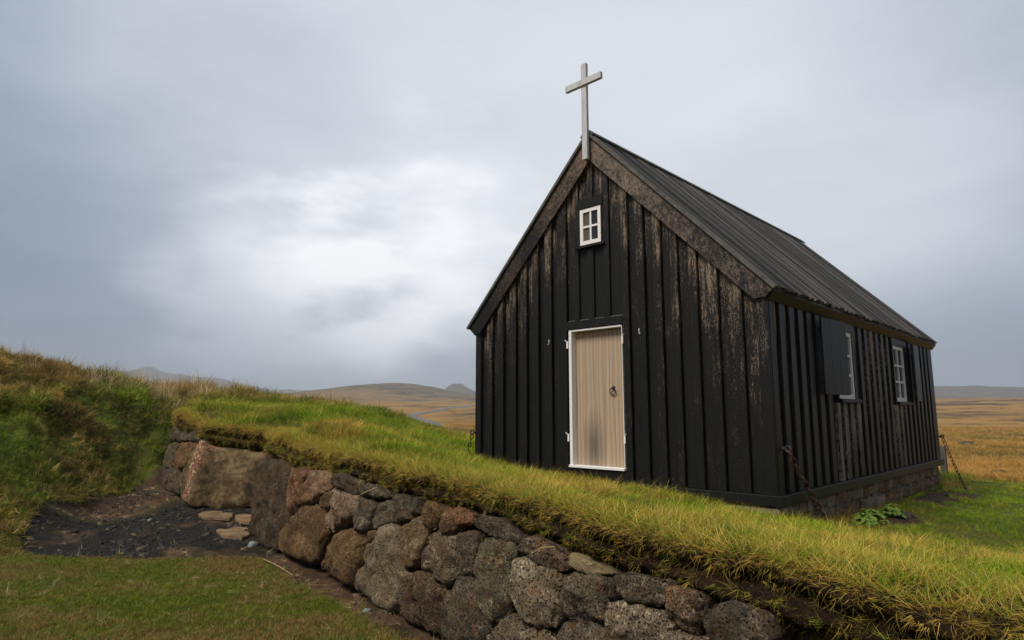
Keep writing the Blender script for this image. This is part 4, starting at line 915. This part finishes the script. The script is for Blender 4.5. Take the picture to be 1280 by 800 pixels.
# ------------------------------------------------------------------ scattered cover (uncountable)
src = bpy.data.collections.new('cover_sources')
def tuft(n, h, wd, spread, lean, seed, seg=3, flat=0, mat='grass'):
    rs = np.random.default_rng(seed); V, F, BL, AL = [], [], [], []
    for i in range(n):
        a = rs.uniform(0, 6.283); r_ = spread*math.sqrt(rs.random()); x0, y0 = r_*math.cos(a), r_*math.sin(a)
        b_ = a+rs.normal(0, .9); dx, dy = math.cos(b_), math.sin(b_); L_ = h*rs.uniform(.55, 1.15); ln_ = lean*rs.uniform(.3, 1.6); w_ = wd*rs.uniform(.7, 1.3); bl = rs.random(); k = len(V)
        tw = rs.uniform(-.8, .8); sxx, syy = -math.sin(b_+tw), math.cos(b_+tw)
        for s in range(seg+1):
            t = s/seg; hx = L_*ln_*t*t; hz_ = L_*(t-.35*ln_*t*t)*(1-flat); ww = w_*(1-t**1.6)*.5
            cx, cy, cz = x0+dx*hx, y0+dy*hx, hz_-.012*(1-t)
            if s < seg: V += [(cx-sxx*ww, cy-syy*ww, cz), (cx+sxx*ww, cy+syy*ww, cz)]; BL += [bl, bl]; AL += [t, t]
            else: V.append((cx, cy, cz)); BL.append(bl); AL.append(1.)
        for s in range(seg-1): F.append((k+2*s, k+2*s+1, k+2*s+3, k+2*s+2))
        F.append((k+2*seg-2, k+2*seg-1, k+2*seg))
    me = bpy.data.meshes.new('tuft'); me.from_pydata(V, [], F)
    for nm, d_ in (('blade', BL), ('along', AL)):
        at = me.attributes.new(nm, 'FLOAT', 'POINT'); at.data.foreach_set('value', np.array(d_, np.float32))
    me.materials.append(M[mat]); me.shade_smooth(); return me
def collection(name, meshes):
    c = bpy.data.collections.new(name)
    for i, m_ in enumerate(meshes): o = bpy.data.objects.new('%s_%02d' % (name, i), m_); c.objects.link(o)
    return c
C_long = collection('long', [tuft(15, .075, .0032, .028, .7, 10+i) for i in range(5)]+[tuft(9, .085, .0055, .03, 1.3, 20+i) for i in range(2)]+[tuft(12, .055, .0028, .05, 1.9, 25+i, flat=.35) for i in range(2)]+[tuft(6, .125, .0026, .02, .8, 28)])
C_short = collection('short', [tuft(16, .034, .0032, .03, .9, 30+i, mat='lawn') for i in range(6)])
C_clump = collection('clump', [tuft(24, .13, .0075, .07, 1.0, 50+i, 4, mat='mound') for i in range(8)])
C_tawny = collection('tawny', [tuft(26, .26, .010, .12, .6, 70+i, 3, 0, 'tawny') for i in range(5)])
C_stem = collection('stem', [tuft(8, .34, .0045, .06, .4, 90+i, 4, 0, 'pale') for i in range(4)])
C_hang = collection('hang', [tuft(11, .06, .0019, .024, 1.0, 110+i, 4) for i in range(8)])
def rocks(n):
    L_ = []
    for k in range(n):
        bm = bmesh.new(); bmesh.ops.create_icosphere(bm, subdivisions=1, radius=1)
        for v in bm.verts: v.co = v.co*(1+.5*noise.noise(v.co*1.3+Vector((k*5.3, 0, 0)))); v.co.z *= .65
        me = bpy.data.meshes.new('rock'); bm.to_mesh(me); bm.free(); me.materials.append(M['rubble']); L_.append(me)
    return L_
C_rock = collection('rock', rocks(5))
def scatter(name, label, coll, P, rot, scl, tint, bright):
    n = len(P); me = bpy.data.meshes.new(name); me.vertices.add(n); me.vertices.foreach_set('co', np.asarray(P, np.float32).ravel())
    for nm, ty, arr in (('rot', 'FLOAT_VECTOR', rot), ('scl', 'FLOAT', scl), ('tint', 'FLOAT', tint), ('bright', 'FLOAT', bright)):
        at = me.attributes.new(nm, ty, 'POINT'); at.data.foreach_set('vector' if ty == 'FLOAT_VECTOR' else 'value', np.asarray(arr, np.float32).ravel())
    at = me.attributes.new('idx', 'INT', 'POINT'); at.data.foreach_set('value', RNG.integers(0, len(coll.objects), n).astype(np.int32))
    ob = link(bpy.data.objects.new(name, me)); tag(ob, label, kind='stuff')
    ng = bpy.data.node_groups.new(name, 'GeometryNodeTree'); ng.interface.new_socket('Geometry', in_out='INPUT', socket_type='NodeSocketGeometry'); ng.interface.new_socket('Geometry', in_out='OUTPUT', socket_type='NodeSocketGeometry')
    gi, go = ng.nodes.new('NodeGroupInput'), ng.nodes.new('NodeGroupOutput'); ip = ng.nodes.new('GeometryNodeInstanceOnPoints'); ci = ng.nodes.new('GeometryNodeCollectionInfo')
    ci.inputs['Collection'].default_value = coll; ci.inputs['Separate Children'].default_value = True; ci.inputs['Reset Children'].default_value = True
    def at_(nm, dt):
        x = ng.nodes.new('GeometryNodeInputNamedAttribute'); x.data_type = dt; x.inputs[0].default_value = nm; return x.outputs[0]
    lk = ng.links.new; lk(gi.outputs[0], ip.inputs['Points']); lk(ci.outputs[0], ip.inputs['Instance']); ip.inputs['Pick Instance'].default_value = True
    lk(at_('idx', 'INT'), ip.inputs['Instance Index']); e2 = ng.nodes.new('FunctionNodeEulerToRotation'); lk(at_('rot', 'FLOAT_VECTOR'), e2.inputs[0]); lk(e2.outputs[0], ip.inputs['Rotation']); lk(at_('scl', 'FLOAT'), ip.inputs['Scale'])
    lk(ip.outputs[0], go.inputs[0]); md = ob.modifiers.new('scatter', 'NODES'); md.node_group = ng; print(name, n); return ob
U = RNG.uniform
def sample(x0, x1, y0, y1, dens, nmax):      # rejection sampling, dens per m2 as a function of (x, y, camera distance)
    ar = (x1-x0)*(y1-y0); n = int(ar*nmax); x, y = U(x0, x1, n), U(y0, y1, n); dx, dy = x-CX, y-CY; d = np.hypot(dx, dy)
    f = dx*FH[0]+dy*FH[1]; r_ = dx*RH[0]+dy*RH[1]; ok = (f > .6) & (np.abs(r_) < f*1.0+1.6)
    x, y, d = x[ok], y[ok], d[ok]; k = U(0, nmax, len(x)) < dens(x, y, d); return x[k], y[k], d[k]
def common(x, y, ti, sc, tilt=.25, lean=None):
    n = len(x); P = np.c_[x, y, height(x, y)]; rot = np.c_[RNG.normal(0, tilt, n), RNG.normal(0, tilt, n), U(0, 6.283, n)]
    return P, rot, sc*U(.7, 1.35, n), np.clip(ti+RNG.normal(0, .13, n), 0, 1), U(0, 1, n)
def ybnd(x): return np.interp(x, BX, BY)
def church_free(x, y): return ~((x > .0) & (x < 4.37) & (y > -.01) & (y < LEN))
# 1 yard turf, long blades near the wall edge
def yard(x, y): m = masks(x, y); return (y > ybnd(x)+.34) & (np.hypot(x, y) < 13.2) & church_free(x, y) & (m['tawny'] < U(0, 1, len(x)))
def dyard(x, y, d):
    m = masks(x, y); keep = (m['soil'] < .5) | (y < ybnd(x)+1.2)
    return np.clip(1500*(3.2/d)**1.25, 110, 1500)*yard(x, y)*keep*np.where((x > 4.5) & (y > .5), .9, 1)
x, y, d = sample(-11, 12, -5, 13, dyard, 1500)
ti = .37+fbm(x*.9, y*.9, 61)*.6+fbm(x*3.3, y*3.3, 62)*.5-.16*sst(y-ybnd(x), 1.0, 2.2)*sst(-x, -2, 3)+.07*(1-sst(y-ybnd(x), .35, 1.0))-.22*((x > 4.6) & (y > .0))*sst(y, -.5, 1.5)
sc = np.where((x > 4.45) & (y > .3), .55, .98+.35*(1-sst(y-ybnd(x), .4, 1.6)))*np.clip((d/5)**.35, .9, 1.7)*np.clip(1+fbm(x*2.2, y*2.2, 66)*.7, .6, 1.5)
scatter('yard_grass', 'yellow green grass growing over the turf wall and the churchyard', C_long, *common(x, y, ti, sc)[:4], np.clip(.5+fbm(x*2.6, y*2.6, 69)*1.0+U(-.4, .4, len(x)), -.1, 1.2))
# 2 mown lawn in front of the wall
def dlawn(x, y, d):
    m = masks(x, y); return np.clip(1500*(5/d)**1.0, 500, 1700)*(y < ybnd(x)-.12)*(x > -4.6)*(m['path'] < .5)*(1-m['soil']*.85)*np.where(fbm(x*1.3, y*1.3, 71) > .32, .25, 1)
x, y, d = sample(-5, 7, -8, -2.4, dlawn, 1700)
scatter('lawn_grass', 'short olive green lawn below the stone wall', C_short, *common(x, y, .50+fbm(x*1.5, y*1.5, 72)*.9+fbm(x*6, y*6, 73)*.5, 1.0, .35))
# 3 rough grass mound
def dm(x, y, d): m = masks(x, y); return np.clip(420*(10/d)**1.0, 150, 520)*(x < -2.9)*(np.hypot(x, y) < 13.5)*(m['path'] < .5)*((y < ybnd(x)-.15) | (x < -7.0) | ((y > ybnd(x)+.35) & (np.hypot(x+4, y+2) > 3)))*sst(-x+fbm(x, y, 5)*.6, 3.1, 4.8)
x, y, d = sample(-14, -2.8, -8, 5, dm, 520)
zz = height(x, y); ti = .40+fbm(x*.8, y*.8, 81)*1.2+.14*sst(zz, .9, 1.7)-.1*sst(y, -3, 1)
scatter('mound_grass', 'matted green and rusty brown grass on the bank at the left', C_clump, *common(x, y, ti, (.8+.4*sst(zz, .4, 1.5))*np.clip(1+fbm(x*2.3, y*2.3, 88)*1.1, .5, 1.7), .55)[:4], np.clip(.5+fbm(x*2.6, y*2.6, 89)*1.6+U(-.25, .25, len(x)), -.2, 1.3))
# 4 tall pale stems on the skyline of the bank
def ds(x, y, d): return 130*(np.hypot((x+9.7)*.8, (y+1.6)*.5) < 1.3)*np.clip(fbm(x*.9, y*.9, 8)*2.5+.6, .05, 1)
x, y, d = sample(-12.5, -7.5, -5, 3, ds, 140)
scatter('tall_stems', 'tall pale grass stems along the top of the bank', C_stem, *common(x, y, .95, 1.25, .22))
# 5 tawny plain
n = 120000; dr = np.exp(U(np.log(10), np.log(150), n)); lt = U(-.92, .92, n); x = CX+dr*(FH[0]+RH[0]*lt); y = CY+dr*(FH[1]+RH[1]*lt)
m = masks(x, y); road_d = np.min(np.hypot(x[:, None]-cen[None, ::3, 0], y[:, None]-cen[None, ::3, 1]), 1)
k = (m['tawny'] > U(.1, 1, n)) & (road_d > 4) & (fbm(x/7, y/7, 91) > -.42); x, y, dr = x[k], y[k], dr[k]
scatter('plain_grass', 'dry tawny grass covering the plain', C_tawny, *common(x, y, .62+fbm(x/9, y/9, 92)*.8, np.clip(.75*(dr/30)**.55, .55, 2.2), .2))
# 6 drooping grass, straw and roots along the cut edge
P, rot, sc, ti = [], [], [], []
outang = np.arctan2(oy, ox)
for j, prob, a0, a1, t0, s0 in ((0, 2, 0, .35, .40, 1.35), (2, 3, 0, .35, .40, 1.4), (4, 4, 0, .5, .42, 1.35), (6, 3, .2, .9, .5, 1.2), (8, 1.7, .7, 1.7, .68, 1.0), (9, .8, 1.2, 2.4, .8, .9), (11, .6, 1.4, 2.6, .85, .9), (14, .45, 1.4, 2.6, .85, .7), (17, .4, .8, 2., .8, .6), (20, .8, .8, 1.9, .5, .7), (21, .9, 1.0, 2.2, .6, .75), (24, .55, 1.4, 2.6, .75, .7), (27, .5, 1.4, 2.7, .8, .7), (30, .5, 1.8, 2.9, .8, .8)):
    for i in range(len(st_)):
        if rx[i] > 9: continue
        pr = prob*(1 if j < 18 else .35+1.6*max(0, vnoise(st_[i:i+1]*1.7, st_[i:i+1]*0+j, 3)[0]+.2))
        for _ in range(int(pr)+(U() < pr % 1)):
            q_ = VL[i, j]+(RNG.normal(0, 1, 3)*((.05, .05, .001) if j < 6 else (.012, .012, .006))); tl = U(a0, a1); ph = outang[i]+RNG.normal(0, .5)
            P.append(q_); rot.append((tl, 0, ph+math.pi/2)); sc.append(s0*U(.6, 1.4)*(1.25 if rx[i] < 1 else 1)); ti.append(np.clip(t0+RNG.normal(0, .22), 0, 1))
scatter('hanging_grass', 'drooping grass and straw along the cut turf edge', C_hang, P, rot, sc, ti, U(0, 1, len(P)))
# 6b loose straw lying on lawn, soil and path
def dst(x, y, d): m = masks(x, y); return (9+30*((m['soil'] > .5) | (m['inner'] > .4)))*((y < ybnd(x)+.02))*(x > -6.3)
x, y, d = sample(-6.3, 7, -8, -1.5, dst, 40); n = len(x)
scatter('loose_straw', 'bits of dry straw lying on the lawn, soil and path', C_stem, np.c_[x, y, height(x, y)+.02], np.c_[U(1.35, 1.7, n), U(-.3, .3, n), U(0, 6.28, n)], U(.12, .45, n), U(.7, 1, n), U(.2, 1, n))
for i, (lt, D_, r_, lb) in enumerate([(.745, 27, .35, 'nearest grey rock in the tawny grass right of the church'), (.79, 41, .4, 'pale rock farther out in the tawny grass at the right'), (.70, 55, .5, 'small far rock in the tawny grass close to the church wall')]):
    p = bearing(lt, D_); tag(pebble('field_rock', p[0], p[1], r_, S['grey'], (1.2, .8, .55), seed=20+i, sub=3, dz=.6), lb, 'rock', 'rocks on the tawny plain')
# 7 lava rubble on the path and by the foundation
def dr_(x, y, d): m = masks(x, y); return 520*((m['path'] > .5) | ((m['soil'] > .5) & (x > 4.4) & (y > .5) & (y < 7)) )*np.clip(.35+fbm(x*2, y*2, 55)*2, .1, 1)+60*((m['soil'] > .5) & (y < ybnd(x)))
x, y, d = sample(-7, 6, -5.3, 8, dr_, 520); n = len(x)
scatter('lava_gravel', 'dark broken lava gravel on the path and by the foundation', C_rock, np.c_[x, y, height(x, y)], U(0, 6.28, (n, 3)), np.exp(RNG.normal(-4.45, .5, n)), U(0, 1, n), U(0, 1, n))

# ------------------------------------------------------------------ air
hm = bpy.data.materials.new('thin_mist'); hm.use_nodes = True; t_ = hm.node_tree; t_.nodes.clear()
ho = t_.nodes.new('ShaderNodeOutputMaterial'); pv = t_.nodes.new('ShaderNodeVolumePrincipled'); pv.inputs['Color'].default_value = (.62,.69,.80,1); pv.inputs['Density'].default_value = .00034; pv.inputs['Anisotropy'].default_value = 0.0
t_.links.new(pv.outputs[0], ho.inputs['Volume'])
HZ = MB().box((-4300, -4300, -30), (4300, 4300, 215)); hzo = tag(HZ.build('haze', hm), 'thin mist over the plain', kind='stuff')
